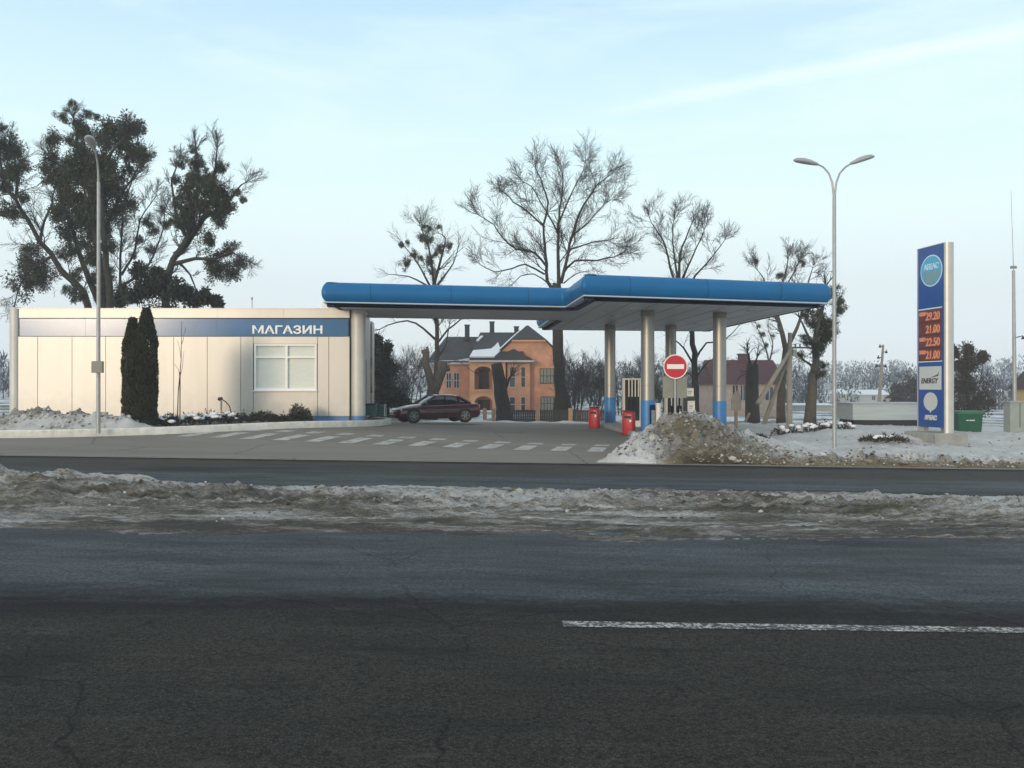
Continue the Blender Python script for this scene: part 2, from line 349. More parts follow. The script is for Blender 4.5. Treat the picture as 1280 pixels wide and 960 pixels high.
            gate = rng(nse(0.5, 3), 0.42, 0.5)
            cr = math_('MULTIPLY', cracks(0.42, 0.0042), gate)
            cr2 = math_('MULTIPLY', cracks(1.2, 0.0055, 0.6), rng(nse(0.35, 3), 0.50, 0.56))
            cr = math_('MAXIMUM', cr, cr2)
            c = mix(math_('MULTIPLY', cr, 0.62), c, (0.010, 0.010, 0.010))
        else:
            c = mix(rng(mid, 0.3, 0.7), (0.19, 0.170, 0.145), (0.25, 0.225, 0.192))
            c = mix(rng(big, 0.4, 0.65, 0, 0.5), c, (0.15, 0.136, 0.116))
            c = mix(rng(fine, 0.55, 0.72, 0, 0.4), c, (0.27, 0.25, 0.22))
            seam = math_('MULTIPLY', cracks(0.3, 0.006, 0.2), 0.7)
            c = mix(seam, c, (0.03, 0.03, 0.03)); cr = seam
            rough = rng(mid, 0.3, 0.7, 0.6, 0.8)
        L(c, b.inputs['Base Color'])
        bp = N('ShaderNodeBump'); bp.inputs['Strength'].default_value = 0.55; bp.inputs['Distance'].default_value = 0.01
        h = math_('SUBTRACT', bumpv, math_('MULTIPLY', cr, 1.5)); L(h, bp.inputs['Height']); L(bp.outputs[0], b.inputs['Normal'])
        L(rough, b.inputs['Roughness'])
        if kind == 'road': L(rng(film, 0, 1, 0.08, 0.22), b.inputs['Specular IOR Level'])
        else: b.inputs['Specular IOR Level'].default_value = 0.15
    elif kind in ('paint', 'old_paint'):
        w1 = nse(26, 6, 0.75); w2 = nse(3, 5, 0.6)
        worn = rng(math_('ADD', math_('MULTIPLY', w1, 0.75), math_('MULTIPLY', w2, 0.35)), *((0.53, 0.64) if kind == 'paint' else (0.49, 0.56)))
        c = mix(worn, (0.52, 0.51, 0.48), (0.075, 0.072, 0.066) if kind == 'paint' else (0.032, 0.031, 0.028)); L(c, b.inputs['Base Color']); b.inputs['Roughness'].default_value = 0.75
    elif kind == 'snow':
        at = N('ShaderNodeAttribute'); at.attribute_name = 'dirt'
        n1 = nse(5, 7, 0.7); n2 = nse(26, 6, 0.7); n3 = nse(1.1, 5, 0.6)
        d = math_('ADD', at.outputs['Fac'], math_('ADD', rng(n1, 0, 1, -0.75, 0.75), rng(n2, 0, 1, -0.65, 0.65)))
        sn = mix(rng(n3, 0.3, 0.7), (0.42, 0.425, 0.42), (0.60, 0.60, 0.59))
        n4 = nse(13, 7, 0.75)
        c = mix(rng(d, 0.12, 0.40), sn, (0.27, 0.26, 0.235))
        c = mix(rng(d, 0.48, 0.80), c, mix(rng(n1, 0.35, 0.65), (0.105, 0.088, 0.054), (0.200, 0.168, 0.105)))
        c = mix(math_('MULTIPLY', rng(n2, 0.60, 0.66), rng(n4, 0.5, 0.56)), c, (0.42, 0.42, 0.40))
        c = mix(rng(n4, 0.54, 0.62, 0, .75), c, mix(rng(d, .3, .6), c, (0.030, 0.026, 0.019)))
        c = mix(rng(d, 1.05, 1.4), c, (0.045, 0.039, 0.028))
        L(c, b.inputs['Base Color']); b.inputs['Roughness'].default_value = 0.8; b.inputs['Specular IOR Level'].default_value = 0.25
        bp = N('ShaderNodeBump'); bp.inputs['Strength'].default_value = 0.8; bp.inputs['Distance'].default_value = 0.05
        L(math_('ADD', n1, math_('MULTIPLY', n2, 0.6)), bp.inputs['Height']); L(bp.outputs[0], b.inputs['Normal'])
    elif kind == 'ice':                                  # trodden grey ice, slush and soil of the central strip
        at = N('ShaderNodeAttribute'); at.attribute_name = 'dirt'
        n1 = nse(1.3, 9, 0.70, (0.35, 1.4, 1), 1.2); n2 = nse(7, 8, 0.76, (0.6, 1.3, 1), 0.8); n3 = nse(0.45, 5, 0.6, (0.4, 1, 1)); n4 = nse(30, 6, 0.75)
        d = math_('ADD', at.outputs['Fac'], math_('ADD', rng(n1, 0.25, 0.75, -1.05, 1.05), math_('ADD', rng(n2, 0.25, 0.75, -0.45, 0.45), rng(n4, 0.25, 0.75, -0.28, 0.28))))
        c = mix(rng(d, -0.35, 0.20), (0.47, 0.455, 0.43), (0.19, 0.178, 0.155))
        c = mix(rng(d, 0.22, 0.58), c, mix(rng(n3, 0.4, 0.6), (0.095, 0.080, 0.050), (0.085, 0.077, 0.064)))
        c = mix(rng(d, 0.62, 0.95), c, (0.034, 0.030, 0.023))
        c = mix(rng(n4, 0.56, 0.64, 0, .6), c, (0.030, 0.027, 0.022))
        L(c, b.inputs['Base Color']); L(rng(d, 0, 0.6, 0.5, 0.85), b.inputs['Roughness'])
        bp = N('ShaderNodeBump'); bp.inputs['Strength'].default_value = 0.9; bp.inputs['Distance'].default_value = 0.05
        L(math_('ADD', n2, math_('MULTIPLY', n4, 0.5)), bp.inputs['Height']); L(bp.outputs[0], b.inputs['Normal'])
    elif kind == 'land':
        n1 = nse(0.22, 7, 0.65); n2 = nse(1.8, 6, 0.7)
        d = math_('ADD', n1, rng(n2, 0, 1, -0.2, 0.2))
        c = mix(rng(d, 0.44, 0.54), (0.66, 0.70, 0.74), mix(n2, (0.10, 0.085, 0.055), (0.16, 0.13, 0.085)))
        L(c, b.inputs['Base Color']); b.inputs['Roughness'].default_value = 0.9
        bp = N('ShaderNodeBump'); bp.inputs['Strength'].default_value = 0.6; bp.inputs['Distance'].default_value = 0.1
        L(n2, bp.inputs['Height']); L(bp.outputs[0], b.inputs['Normal'])
    elif kind == 'bed':
        n1 = nse(0.9, 7, 0.68); n2 = nse(7, 6, 0.7)
        left = rng(X, -15.0, -9.0, -0.14, 0.25)
        d = math_('ADD', math_('ADD', n1, left), rng(n2, 0, 1, -0.12, 0.12))
        c = mix(rng(d, 0.46, 0.54), (0.60, 0.63, 0.66), mix(n2, (0.14, 0.13, 0.11), (0.24, 0.225, 0.20)))
        L(c, b.inputs['Base Color']); b.inputs['Roughness'].default_value = 0.85
        bp = N('ShaderNodeBump'); bp.inputs['Strength'].default_value = 0.6; bp.inputs['Distance'].default_value = 0.04
        L(n2, bp.inputs['Height']); L(bp.outputs[0], b.inputs['Normal'])
    return m
for k in ('road', 'forecourt', 'paint', 'old_paint', 'snow', 'ice', 'land', 'bed'): M['g_' + k] = ground_material('ground ' + k, k)

def sheet(name, xs, ys, zf, m, dirt=None, parent=None, smooth=True):
    vs = [(x, y, zf(x, y)) for y in ys for x in xs]; n = len(xs)
    fs = [(j * n + i, j * n + i + 1, (j + 1) * n + i + 1, (j + 1) * n + i) for j in range(len(ys) - 1) for i in range(n - 1)]
    me = bpy.data.meshes.new(name); me.from_pydata(vs, [], fs); me.materials.append(m)
    if smooth: me.polygons.foreach_set('use_smooth', [True] * len(me.polygons))
    if dirt:
        a = me.attributes.new('dirt', 'FLOAT', 'POINT'); a.data.foreach_set('value', [dirt(x, y) for y in ys for x in xs])
    o = bpy.data.objects.new(name, me); C.objects.link(o)
    if parent: o.parent = parent
    return o
def span(a, b, step):
    n = max(1, round((b - a) / step)); return [a + (b - a) * i / n for i in range(n + 1)]
def steps(*pairs):
    r = []
    for (a, b, s) in pairs:
        q = span(a, b, s); r += q if not r else q[1:]
    return r

# ------------------------------------------------------------------ ground, road, forecourt, snow
o = sheet('ground', steps((-680, -100, 20), (-100, -30, 5), (-30, 30, 2), (30, 100, 5), (100, 680, 20)),
          steps((-60, 20, 5), (20, 60, 2), (60, 120, 5), (120, 780, 15)), land, M['g_land']); tag(o, kind='structure')
o = sheet('road', span(-90, 90, 3), steps((-40, 22.4, 2.08)), lambda x, y: g(x, y), M['g_road']); tag(o, kind='structure')
o = sheet('forecourt', steps((-60, -20, 2), (-20, 14, 0.5), (14, 30, 2)), span(22.4, 49.5, 0.5), lambda x, y: g(x, y) + (0.004 if y > 22.41 else 0.004), M['g_forecourt']); tag(o, kind='structure')

def median_h(x, y):
    e = sm(11.0, 11.9, y + 0.35 * fbm(x, 0, 0.35, 3)) * (1 - sm(16.3, 17.2, y + 0.35 * fbm(x, 9, 0.5, 3)))
    ridge = math.exp(-((y - 14.9 - 0.5 * nz(x, 3, 0.12)) / 1.1) ** 2)
    lump = max(0, fbm(x, y, 0.9, 5, 2.0, 0.55)); crust = abs(fbm(x, y, 2.4, 4, 5.0, 0.6))
    lb = math.exp(-((x + 8.8) / 2.8) ** 2) * math.exp(-((y - 15.6) / 1.0) ** 2) * 0.27
    fine = abs(fbm(x * .7, y, 6.5, 3, 15.0, .6))
    h = -0.03 + e * (0.035 + ridge * (0.02 + 0.10 * lump + 0.08 * crust + .08 * fine) + 0.035 * crust + .03 * fine + lb * (0.7 + lump) + 0.03 * fbm(x * 0.3, y * 1.6, 1.2, 3, 1.0))
    return h
def median_d(x, y):
    d = 0.24 + 0.30 * sm(13.2, 11.6, y) + 0.45 * fbm(x * 0.35, y, 0.5, 3, 11)
    d -= 0.34 * math.exp(-((y - 15.5) / 0.9) ** 2)
    d += 0.45 * math.exp(-((y - 14.1) / 0.4) ** 2) * sm(2.2, 3.2, x) * (1 - sm(5.0, 7.0, x))
    d += 0.30 * sm(3, 8, x) * sm(14.2, 12.4, y)
    d += 0.35 * math.exp(-((x + 7.5) / 2.2) ** 2) * math.exp(-((y - 13.2) / 0.7) ** 2)
    return d
o = sheet('median_ice', steps((-60, -14, 0.6), (-14, 14, 0.07), (14, 60, 0.6)), span(10.2, 18.0, 0.07), lambda x, y: g(x, y) + median_h(x, y), M['g_ice'], median_d)
tag(o, 'dirty ice and slush ridge between the two carriageways', 'ice', kind='stuff')

# snow bank right of the forecourt entrance, with the big ploughed heap at its left end
EDGE = [(2.0, 22.5), (2.6, 24.6), (3.6, 26.6), (5.6, 28.6), (7.6, 30.2), (9.2, 33.0), (9.6, 38.0), (10.5, 46.0)]
def edge_x(y):
    if y <= EDGE[0][1]: return EDGE[0][0]
    for (x0, y0), (x1, y1) in zip(EDGE, EDGE[1:]):
        if y <= y1: return x0 + (x1 - x0) * (y - y0) / (y1 - y0)
    return EDGE[-1][0]
def bank_h(x, y):
    inside = min(1.0, max(-1.0, (x - edge_x(y) + 0.25 * fbm(x, y, 0.9, 3)) / 1.2))
    front = (y - 22.75 + 0.18 * fbm(x, 1, 0.7, 3)) / 0.8
    m = min(inside, front, 1.0)
    if m < 0: return -0.12
    m = m * (2 - m)
    h = 0.16 * m + 0.05 * fbm(x, y, 0.5, 4) * m
    dx, dy = (x - 4.85), (y - 25.6)
    pile = max(0, 1 - abs(dx) / (2.9 if dx < 0 else 2.9)) * math.exp(-(dy / 1.75) ** 2)
    pile = .35 * pile + .65 * math.exp(-(abs(dx / (1.5 if dx < 0 else 1.45)) ** 2.0) - (dy / 1.75) ** 2)
    h += 0.98 * pile * (1 + 0.16 * fbm(x, y, 1.3, 5, 3.0, 0.6))
    h += 0.20 * math.exp(-((x - 7.4) / 1.4) ** 2 - ((y - 26.8) / 1.3) ** 2) * (1 + 0.5 * fbm(x, y, 1.1, 4, 4))
    h += 0.34 * math.exp(-((x - 12.2) / 1.5) ** 2 - ((y - 29.5) / 1.2) ** 2) * (1 + 0.5 * fbm(x, y, 1.1, 4, 6))
    h += 0.22 * math.exp(-((y - 34.0) / 1.2) ** 2) * sm(9.5, 11, x) * (1 + fbm(x, 2, 0.4, 3))
    h += 0.30 * math.exp(-((x - 17.5) / 2.2) ** 2 - ((y - 31.5) / 1.0) ** 2)
    rough = min(1, pile * 1.6 + math.exp(-((y - 23.1) / .6) ** 2) * .8 + .25)
    h += 0.05 * abs(fbm(x, y, 3.0, 4, 8)) * m + rough * m * (0.30 * (abs(fbm(x, y, 2.6, 5, 12, .66)) - .2) + .06 * fbm(x, y, 7, 3, 14, .7))
    return h * 1.0
def bank_d(x, y):
    dx, dy = x - 5.0, y - 24.2
    d = 0.07 + 0.32 * fbm(x, y, 0.6, 4, 21)
    d += 0.62 * math.exp(-(abs(dx) / 1.6) ** 3 - (abs(dy) / 1.6) ** 2)
    d += 0.95 * math.exp(-((y - 22.75) / 0.42) ** 2) * sm(3.2, 4.5, x)
    d -= 0.45 * math.exp(-((x - 3.0) / 0.7) ** 2)
    d += 0.40 * math.exp(-((x - 8.2) / 1.1) ** 2 - ((y - 27.6) / 0.7) ** 2) + 0.45 * math.exp(-((x - 12.4) / 1.3) ** 2 - ((y - 28.4) / 0.6) ** 2)
    d += 0.25 * math.exp(-((x - 17.0) / 2.5) ** 2 - ((y - 29.5) / 1.0) ** 2)
    d -= 0.32 * sm(6.6, 8.0, x) * sm(23.1, 23.8, y)
    return d
o = sheet('snow_bank', steps((1.2, 9.0, 0.07), (9.0, 20, 0.12), (20, 60, 0.8)), steps((22.45, 31, 0.08), (31, 47, 0.25)), lambda x, y: g(x, y) + bank_h(x, y), M['g_snow'], bank_d)
tag(o, 'snow bank with a brown ploughed heap beside the forecourt entrance', 'snow', kind='stuff')

def debris():
    rr = random.Random(99)
    ico = [(0, 0, 1), (.89, 0, .45), (.28, .85, .45), (-.72, .53, .45), (-.72, -.53, .45), (.28, -.85, .45), (.72, .53, -.45), (-.28, .85, -.45), (-.89, 0, -.45), (-.28, -.85, -.45), (.72, -.53, -.45), (0, 0, -1)]
    icf = [(0, 1, 2), (0, 2, 3), (0, 3, 4), (0, 4, 5), (0, 5, 1), (1, 6, 2), (2, 7, 3), (3, 8, 4), (4, 9, 5), (5, 10, 1), (6, 7, 2), (7, 8, 3), (8, 9, 4), (9, 10, 5), (10, 6, 1), (11, 7, 6), (11, 8, 7), (11, 9, 8), (11, 10, 9), (11, 6, 10)]
    vs, fs, dv = [], [], []; gr = MB()
    def chunk(x, y, z, r, d):
        n = len(vs); a = rr.uniform(0, 6.28); ca, sa = math.cos(a), math.sin(a); sx, sy, sz = r * rr.uniform(.7, 1.5), r * rr.uniform(.7, 1.2), r * rr.uniform(.5, .9)
        for p in ico:
            k = rr.uniform(.72, 1.2); u, v = p[0] * sx * k, p[1] * sy * k; vs.append((x + u * ca - v * sa, y + u * sa + v * ca, z + p[2] * sz * k)); dv.append(d)
        for f in icf: fs.append(tuple(i + n for i in f))
    def straw(x, y, z, L):
        a = rr.uniform(0, 6.28); t = rr.uniform(.05, .9); d = Vector((math.cos(a), math.sin(a), t)).normalized() * L; w = Vector((-math.sin(a), math.cos(a), 0)) * .004; p = Vector((x, y, z))
        gr.add([p - w, p + w, p + d], [(0, 1, 2)])
    bz = lambda x, y: g(x, y) + bank_h(x, y); mz = lambda x, y: g(x, y) + median_h(x, y)
    for _ in range(800):
        x, y = rr.gauss(4.9, 1.5), rr.gauss(24.6, 1.0)
        if y > 22.6 and bank_h(x, y) > .05: chunk(x, y, bz(x, y), rr.uniform(.015, .05) * (2.4 if rr.random() < .07 else 1), rr.choice((-.2, .25, .4, .5, .6, .7, .8, 1.0, 1.2)))
    for _ in range(1200):
        x, y = rr.uniform(4.5, 19), 22.75 + abs(rr.gauss(0, .4))
        if bank_h(x, y) > .02: chunk(x, y, bz(x, y), rr.uniform(.015, .045) * (2.4 if rr.random() < .06 else 1), rr.choice((-.1, .25, .4, .6, .8, 1.0, 1.2)))
    for _ in range(450):
        x, y = rr.uniform(6.5, 18), rr.uniform(24, 32); chunk(x, y, bz(x, y), rr.uniform(.015, .05), rr.choice((-.3, .1, .3, .5, .9)))
    for _ in range(1500):
        x, y = rr.uniform(-12.5, 12.5), rr.gauss(15.0, 1.2)
        if 11.6 < y < 16.9: chunk(x, y, mz(x, y), rr.uniform(.008, .032) * (2.6 if rr.random() < .04 else 1), rr.choice((.1, .3, .4, .5, .6, .7, .8, 1.0, 1.2)))
    for _ in range(420):
        x, y = rr.gauss(-14.6, 2.0), rr.gauss(29.8, .5)
        if mound_h(x, y) > .06 and y > 28.1 + max(0, (x + 15.4) * .52): chunk(x, y, BED(x, y) + mound_h(x, y), rr.uniform(.02, .07), rr.choice((-.3, .2, .6, .9)))
    for _ in range(5200):
        x, y = rr.gauss(5.1, 1.05), rr.gauss(24.3, .75)
        if y > 22.7 and bank_h(x, y) > .05: straw(x, y, bz(x, y), rr.uniform(.05, .18))
    for _ in range(7000):
        if rr.random() < .6: x, y = rr.gauss(4.5, 2.0), rr.gauss(13.9, .35)
        else: x, y = rr.gauss(-7.0, 1.8), rr.gauss(13.4, .5)
        if 12.2 < y < 17: straw(x, y, mz(x, y) - .01, rr.uniform(.03, .10))
    me = bpy.data.meshes.new('ice_chunks'); me.from_pydata(vs, [], fs); me.materials.append(M['g_snow']); at = me.attributes.new('dirt', 'FLOAT', 'POINT'); at.data.foreach_set('value', dv)
    o = bpy.data.objects.new('ice_chunks', me); C.objects.link(o); tag(o, 'broken lumps of ice and frozen dirt on the heaps and verges', 'ice', kind='stuff')
    tag(gr.build('dead_grass', M['grass'], fix=False), 'dead grass blades sticking out of the dirty heap and median', 'grass', kind='stuff')

# raised bed with kerb round the shop
KERB = [(-60, 26.6), (-30, 27.2), (-18, 27.45), (-15.4, 27.6), (-13.4, 28.35), (-11.6, 29.35), (-10.2, 30.4), (-8.6, 32.0), (-7.2, 33.4), (-5.9, 35.0), (-5.2, 36.4), (-4.98, 37.6), (-5.0, 38.8), (-5.5, 40.2), (-6.3, 42), (-6.6, 46)]
def resample(pl, st):
    r = [Vector(pl[0])]
    for a, b in zip(pl, pl[1:]):
        a, b = Vector(a), Vector(b); n = max(1, round((b - a).length / st)); r += [a.lerp(b, i / n) for i in range(1, n + 1)]
    return r
kp = resample(KERB, 0.5)
for _ in range(4):
    kp = [kp[0]] + [(kp[i - 1] + kp[i] * 2 + kp[i + 1]) / 4 for i in range(1, len(kp) - 1)] + [kp[-1]]
def kn(i):
    d = (kp[min(i + 1, len(kp) - 1)] - kp[max(i - 1, 0)]).normalized(); return Vector((-d.y, d.x))
mb = MB(); rings = []
for i, p in enumerate(kp):
    n = kn(i); q = p + n * 0.24; z = g(p.x, p.y)
    rings.append([(p.x, p.y, z - 0.1), (p.x, p.y, z + 0.215), (p.x + n.x * 0.025, p.y + n.y * 0.025, z + 0.24), (q.x, q.y, z + 0.24), (q.x, q.y, z - 0.1)])
mb.loft(rings)
tag(mb.build('kerb', M['kerb'], smooth=30), kind='structure')
mb = MB(); rings = []
for i, p in enumerate(kp):
    q = p + kn(i) * 0.235; r = []
    for t in span(0, 1, 0.05):
        x = q.x + (min(q.x, -7.0 - 0.02 * i) - q.x) * t * (0.6 if q.y < 36 else 1); y = q.y + (47 - q.y) * t if q.y < 47 else q.y
        r.append((x, y, g(x, y) + 0.15 + (0.05 * fbm(x, y, 0.8, 3) if 0 < t < 0.95 else 0) * sm(-10, -15, x)))
    rings.append(r)
mb.loft(rings, cap=False, closed=False)
tag(mb.build('planting_bed', M['g_bed'], smooth=True), kind='structure')
BED = lambda x, y: g(x, y) + 0.15
def mound_h(x, y):
    u = math.exp(-((x + 15.2) / 1.7) ** 2 - ((y - 29.9) / 0.85) ** 2); v = math.exp(-((x + 12.9) / 1.0) ** 2 - ((y - 29.9) / 0.6) ** 2)
    w = math.exp(-((x + 18.5) / 1.6) ** 2 - ((y - 29.0) / 0.6) ** 2)
    h = 0.62 * u + 0.36 * v + 0.25 * w
    return h * (1 + 0.35 * fbm(x, y, 1.4, 5, 31)) + min(.3, h) * .6 * (abs(fbm(x, y, 3.0, 5, 33, .66)) - .2) - 0.05
o = sheet('snow_mound', span(-20.5, -10.6, 0.08), span(27.9, 32.4, 0.08), lambda x, y: BED(x, y) + (mound_h(x, y) if y > 28.0 + max(0, (x + 15.4) * 0.52) else -0.3), M['g_snow'],
          lambda x, y: 0.18 + 0.4 * fbm(x, y, 0.9, 4, 41) + 0.45 * math.exp(-((x + 15.2) / 2.0) ** 2 - ((y - 29.9) / 0.5) ** 2) - 0.4 * sm(-14.2, -13.2, x))
tag(o, 'dirty snow heap behind the kerb at the foot of the left lamp post', 'snow', kind='stuff')

debris()

# painted markings
mb = MB(); q = span(0.4, 40, 0.5)
for a, b in zip(q, q[1:]):
    mb.add([(x, y, g(x, y) + 0.004) for x, y in ((a, 7.19), (b, 7.19), (b, 7.36), (a, 7.36))], [(0, 1, 2, 3)])
tag(mb.build('lane_line', M['g_old_paint'], fix=False), kind='structure')
mb = MB()
for i in range(14):
    x = 2.15 - i * 1.06; t = i / 13; y0 = 26.5 + 2.7 * t ** 1.2
    for u0, u1 in ((0.0, 1.95), (2.55, 3.3)):
        qs = span(u0, u1, 0.4)
        for a, b in zip(qs, qs[1:]):
            mb.add([(xx, yy, g(xx, yy) + 0.012) for xx, yy in ((x + a * .17, y0 + a), (x + .47 + a * .17, y0 + a), (x + .47 + b * .17, y0 + b), (x + b * .17, y0 + b))], [(0, 1, 2, 3)])
tag(mb.build('crossing_stripes', M['g_paint'], fix=False), kind='structure')

# ------------------------------------------------------------------ shop
SY = 35.5                                             # front plane
def text_mesh(body, size, extrude, offset=0.0, shear=0.0):
    cu = bpy.data.curves.new('lettering', 'FONT'); cu.body = body; cu.size = size; cu.extrude = extrude; cu.offset = offset; cu.shear = shear
    cu.bevel_depth = offset * 0.5; cu.offset = offset * 0.5; cu.bevel_resolution = 0; cu.extrude = max(0.0, extrude - offset * 0.5)
    cu.align_x = 'CENTER'; cu.align_y = 'CENTER'; cu.resolution_u = 4
    ob = bpy.data.objects.new('lettering', cu); C.objects.link(ob); bpy.context.view_layer.update()
    me = bpy.data.meshes.new_from_object(ob.evaluated_get(bpy.context.evaluated_depsgraph_get()))
    bpy.data.objects.remove(ob); bpy.data.curves.remove(cu); me.name = 'lettering'; return me
def text(name, body, width, height, m, mw, parent, extrude=0.012, offset=0.0, shear=0.0):
    me = text_mesh(body, 1.0, extrude, offset, shear)
    xs = [v.co.x for v in me.vertices]; ys = [v.co.y for v in me.vertices]
    cx, cy = (min(xs) + max(xs)) / 2, (min(ys) + max(ys)) / 2; sx, sy = width / (max(xs) - min(xs)), height / (max(ys) - min(ys))
    for v in me.vertices: v.co = Vector(((v.co.x - cx) * sx, (v.co.y - cy) * sy, v.co.z))
    me.materials.clear(); me.materials.append(m)
    o = bpy.data.objects.new(name, me); C.objects.link(o); o.parent = parent; o.matrix_local = mw; return o
def build_shop():
    xl, xr = PX(22, SY), PX(437, SY); zt = PZ(386, SY); zb = PZ(520, SY); zp = zb - 0.16
    org = Vector((PX(10, SY), SY, 0)); root = empty('shop', org, 'long low cream panelled shop with a blue band along the top', 'shop')
    def B(mb, name, m, parent=root, **k):
        mb.v = [tuple(Vector(v) - org) for v in mb.v]; return mb.build(name, m, parent, **k)
    zband0, zband1 = PZ(420.5, SY), PZ(398, SY)
    back = MB(); side = 0.95
    xrr = PX(455, SY)
    # core behind the cladding (its side wall runs back at a slight angle)
    dep = 8.0
    back.prism([(xl - 0.3, SY + 0.12, zp - 0.3), (xrr - 0.42, SY + 0.12, zp - 0.3), (xrr - side, SY + dep, zp - 0.3), (xl - 0.3, SY + dep, zp - 0.3)], (0, 0, zt - zp + 0.26))
    B(back, 'core', M['seam'])
    wall = MB()
    xs = [PX(p, SY) for p in (22.5, 47, 90, 132, 174, 217, 259, 301, 316.5)]
    def pan(x0, x1, z0, z1, y=SY, t=0.06): wall.rbox_y(x0 + 0.008, x1 - 0.008, z0, z1, y, t)
    def rbox_y(x0, x1, z0, z1, y, t): wall.box(((x0 + x1) / 2, y + t / 2, (z0 + z1) / 2), (x1 - x0, t, z1 - z0))
    for a, b in zip(xs, xs[1:]): rbox_y(a + 0.01, b - 0.01, zb, zband0 - 0.012, SY, 0.09)
    wx0, wx1, wz0, wz1 = PX(316.5, SY), PX(397, SY), PZ(488, SY), PZ(430, SY)
    rbox_y(wx0 + 0.01, wx1 - 0.01, zb, wz0 - 0.02, SY, 0.09); rbox_y(wx0 + 0.01, wx1 - 0.01, wz1 + 0.01, zband0 - 0.012, SY, 0.09)
    rbox_y(wx1 + 0.01, PX(411, SY) - 0.01, zb, zband0 - 0.012, SY, 0.09); rbox_y(PX(411, SY) + 0.01, xr - 0.01, zb, zband0 - 0.012, SY, 0.09)
    B(wall, 'wall', M['panel'])
    pl = MB(); pl.box(((xl + xr) / 2, SY + 0.07, (zb + zp) / 2 - 0.17), (xr - xl - 0.06, 0.06, zb - zp + 0.34)); B(pl, 'plinth', M['plinth_blue'])
    par = MB()
    px_ = span(PX(24, SY), xr, 2.6)
    for a, b in zip(px_, px_[1:]): par.box(((a + b) / 2, SY - 0.02 + 0.10, (zband1 + zt) / 2 + 0.01), (b - a - 0.006, 0.2, zt - zband1 - 0.02))
    B(par, 'parapet', M['panel'])
    cop = MB(); cop.box(((xl + xr) / 2, SY + 0.12, zt + 0.012), (xr - xl, 0.34, 0.022)); B(cop, 'coping', M['steel_pale'])
    bd = MB(); bx = span(PX(24, SY), PX(435.5, SY), 2.6)
    for a, b in zip(bx, bx[1:]): bd.box(((a + b) / 2, SY + 0.05, (zband0 + zband1) / 2), (b - a - 0.006, 0.06, zband1 - zband0 - 0.02))
    band = B(bd, 'sign_band', M['band'])
    cxw = (PX(315.5, SY) + PX(403, SY)) / 2
    text('lettering', 'МАГАЗИН', PX(403, SY) - PX(315, SY), (417.5 - 406.5) / F * SY, M['letter'],
         Matrix.Translation(Vector((cxw, SY + 0.008, PZ(412, SY))) - org) @ Matrix.Rotation(R(90), 4, 'X'), band, 0.012, 0.035)
    # window
    w = MB(); fw = 0.075
    def bar(mb, x0, x1, z0, z1, y0=SY - 0.01, t=0.12): mb.box(((x0 + x1) / 2, y0 + t / 2, (z0 + z1) / 2), (x1 - x0, t, z1 - z0))
    pn = MB(); pn.box(((wx0 + wx1) / 2, SY + 0.10, (wz0 + wz1) / 2), (wx1 - wx0 - 0.02, 0.012, wz1 - wz0 - 0.02))
    win = B(pn, 'window', M['blind'])
    x0, x1 = wx0 + 0.035, wx1 - 0.035; mx = PX(358, SY); mz = PZ(446.5, SY)
    bar(w, x0, x0 + fw, wz0, wz1); bar(w, x1 - fw, x1, wz0, wz1); bar(w, x0 + fw, x1 - fw, wz1 - fw, wz1); bar(w, x0 + fw, x1 - fw, wz0, wz0 + fw)
    bar(w, mx - 0.05, mx + 0.05, wz0 + fw, wz1 - fw); bar(w, x0 + fw, mx - 0.05, mz - 0.035, mz + 0.035); bar(w, mx + 0.05, x1 - fw, mz - 0.035, mz + 0.035)
    B(w, 'frame', M['frame'], win)
    gl = MB(); gl.box(((wx0 + wx1) / 2, SY + 0.06, (wz0 + wz1) / 2), (wx1 - wx0 - 0.1, 0.008, wz1 - wz0 - 0.1))
    sl = MB(); sl.box(((wx0 + wx1) / 2, SY - 0.03, wz0 - 0.02), (wx1 - wx0 + 0.02, 0.14, 0.035)); B(sl, 'sill', M['frame'], win)
    # end columns
    for (pa, pb, r) in ((9.5, 22.5, None), (437, 455.5, None)):
        c = MB(); xa, xb = PX(pa, SY), PX(pb, SY); rr = (xb - xa) / 2
        c.cyl(((xa + xb) / 2, SY + rr - 0.02), rr, zb - 0.0, PZ(384, SY), 28); B(c, 'corner_column', M['column_white'], smooth=40)
        c = MB(); c.cyl(((xa + xb) / 2, SY + rr - 0.02), rr * 0.97, zp - 0.3, zb - 0.002, 28); B(c, 'column_foot', M['plinth_blue'], smooth=40)
    # right flank: door and glazing strips seen at a glancing angle
    d0, d1 = Vector((xrr - 0.22, SY + 0.75, 0)), Vector((xrr - side + 0.1, SY + dep, 0)); dd = (d1 - d0); ang = math.atan2(dd.y, dd.x)
    def flank(t0, t1, z0, z1, m, name, off=0.0):
        c = d0.lerp(d1, (t0 + t1) / 2); n = Vector((dd.y, -dd.x, 0)).normalized() * off
        b = MB(); b.box((c.x + n.x, c.y + n.y, (z0 + z1) / 2), (dd.length * (t1 - t0), 0.10, z1 - z0), ang); return B(b, name, m)
    flank(0.0, 0.16, zp, zt - 0.02, M['panel'], 'side_panel'); flank(0.16, 0.3, zp, zp + 2.4, M['glass'], 'side_door', -0.02)
    flank(0.16, 0.3, zp + 2.42, zt - 0.02, M['panel'], 'side_panel'); flank(0.3, 0.6, zp, zt - 0.02, M['panel'], 'side_panel'); flank(0.6, 0.8, zp + 1.0, zp + 2.6, M['glass'], 'side_window', 0.0)
    flank(0.8, 1.0, zp, zt - 0.02, M['panel'], 'side_panel')
    cam_ = MB(); p = d0 + Vector((0.13, -0.1, 0)); cam_.tube([(p.x - 0.12, p.y, PZ(388, SY)), (p.x + 0.1, p.y - 0.15, PZ(391, SY))], 0.07, 8); B(cam_, 'floodlight', M['frame'])
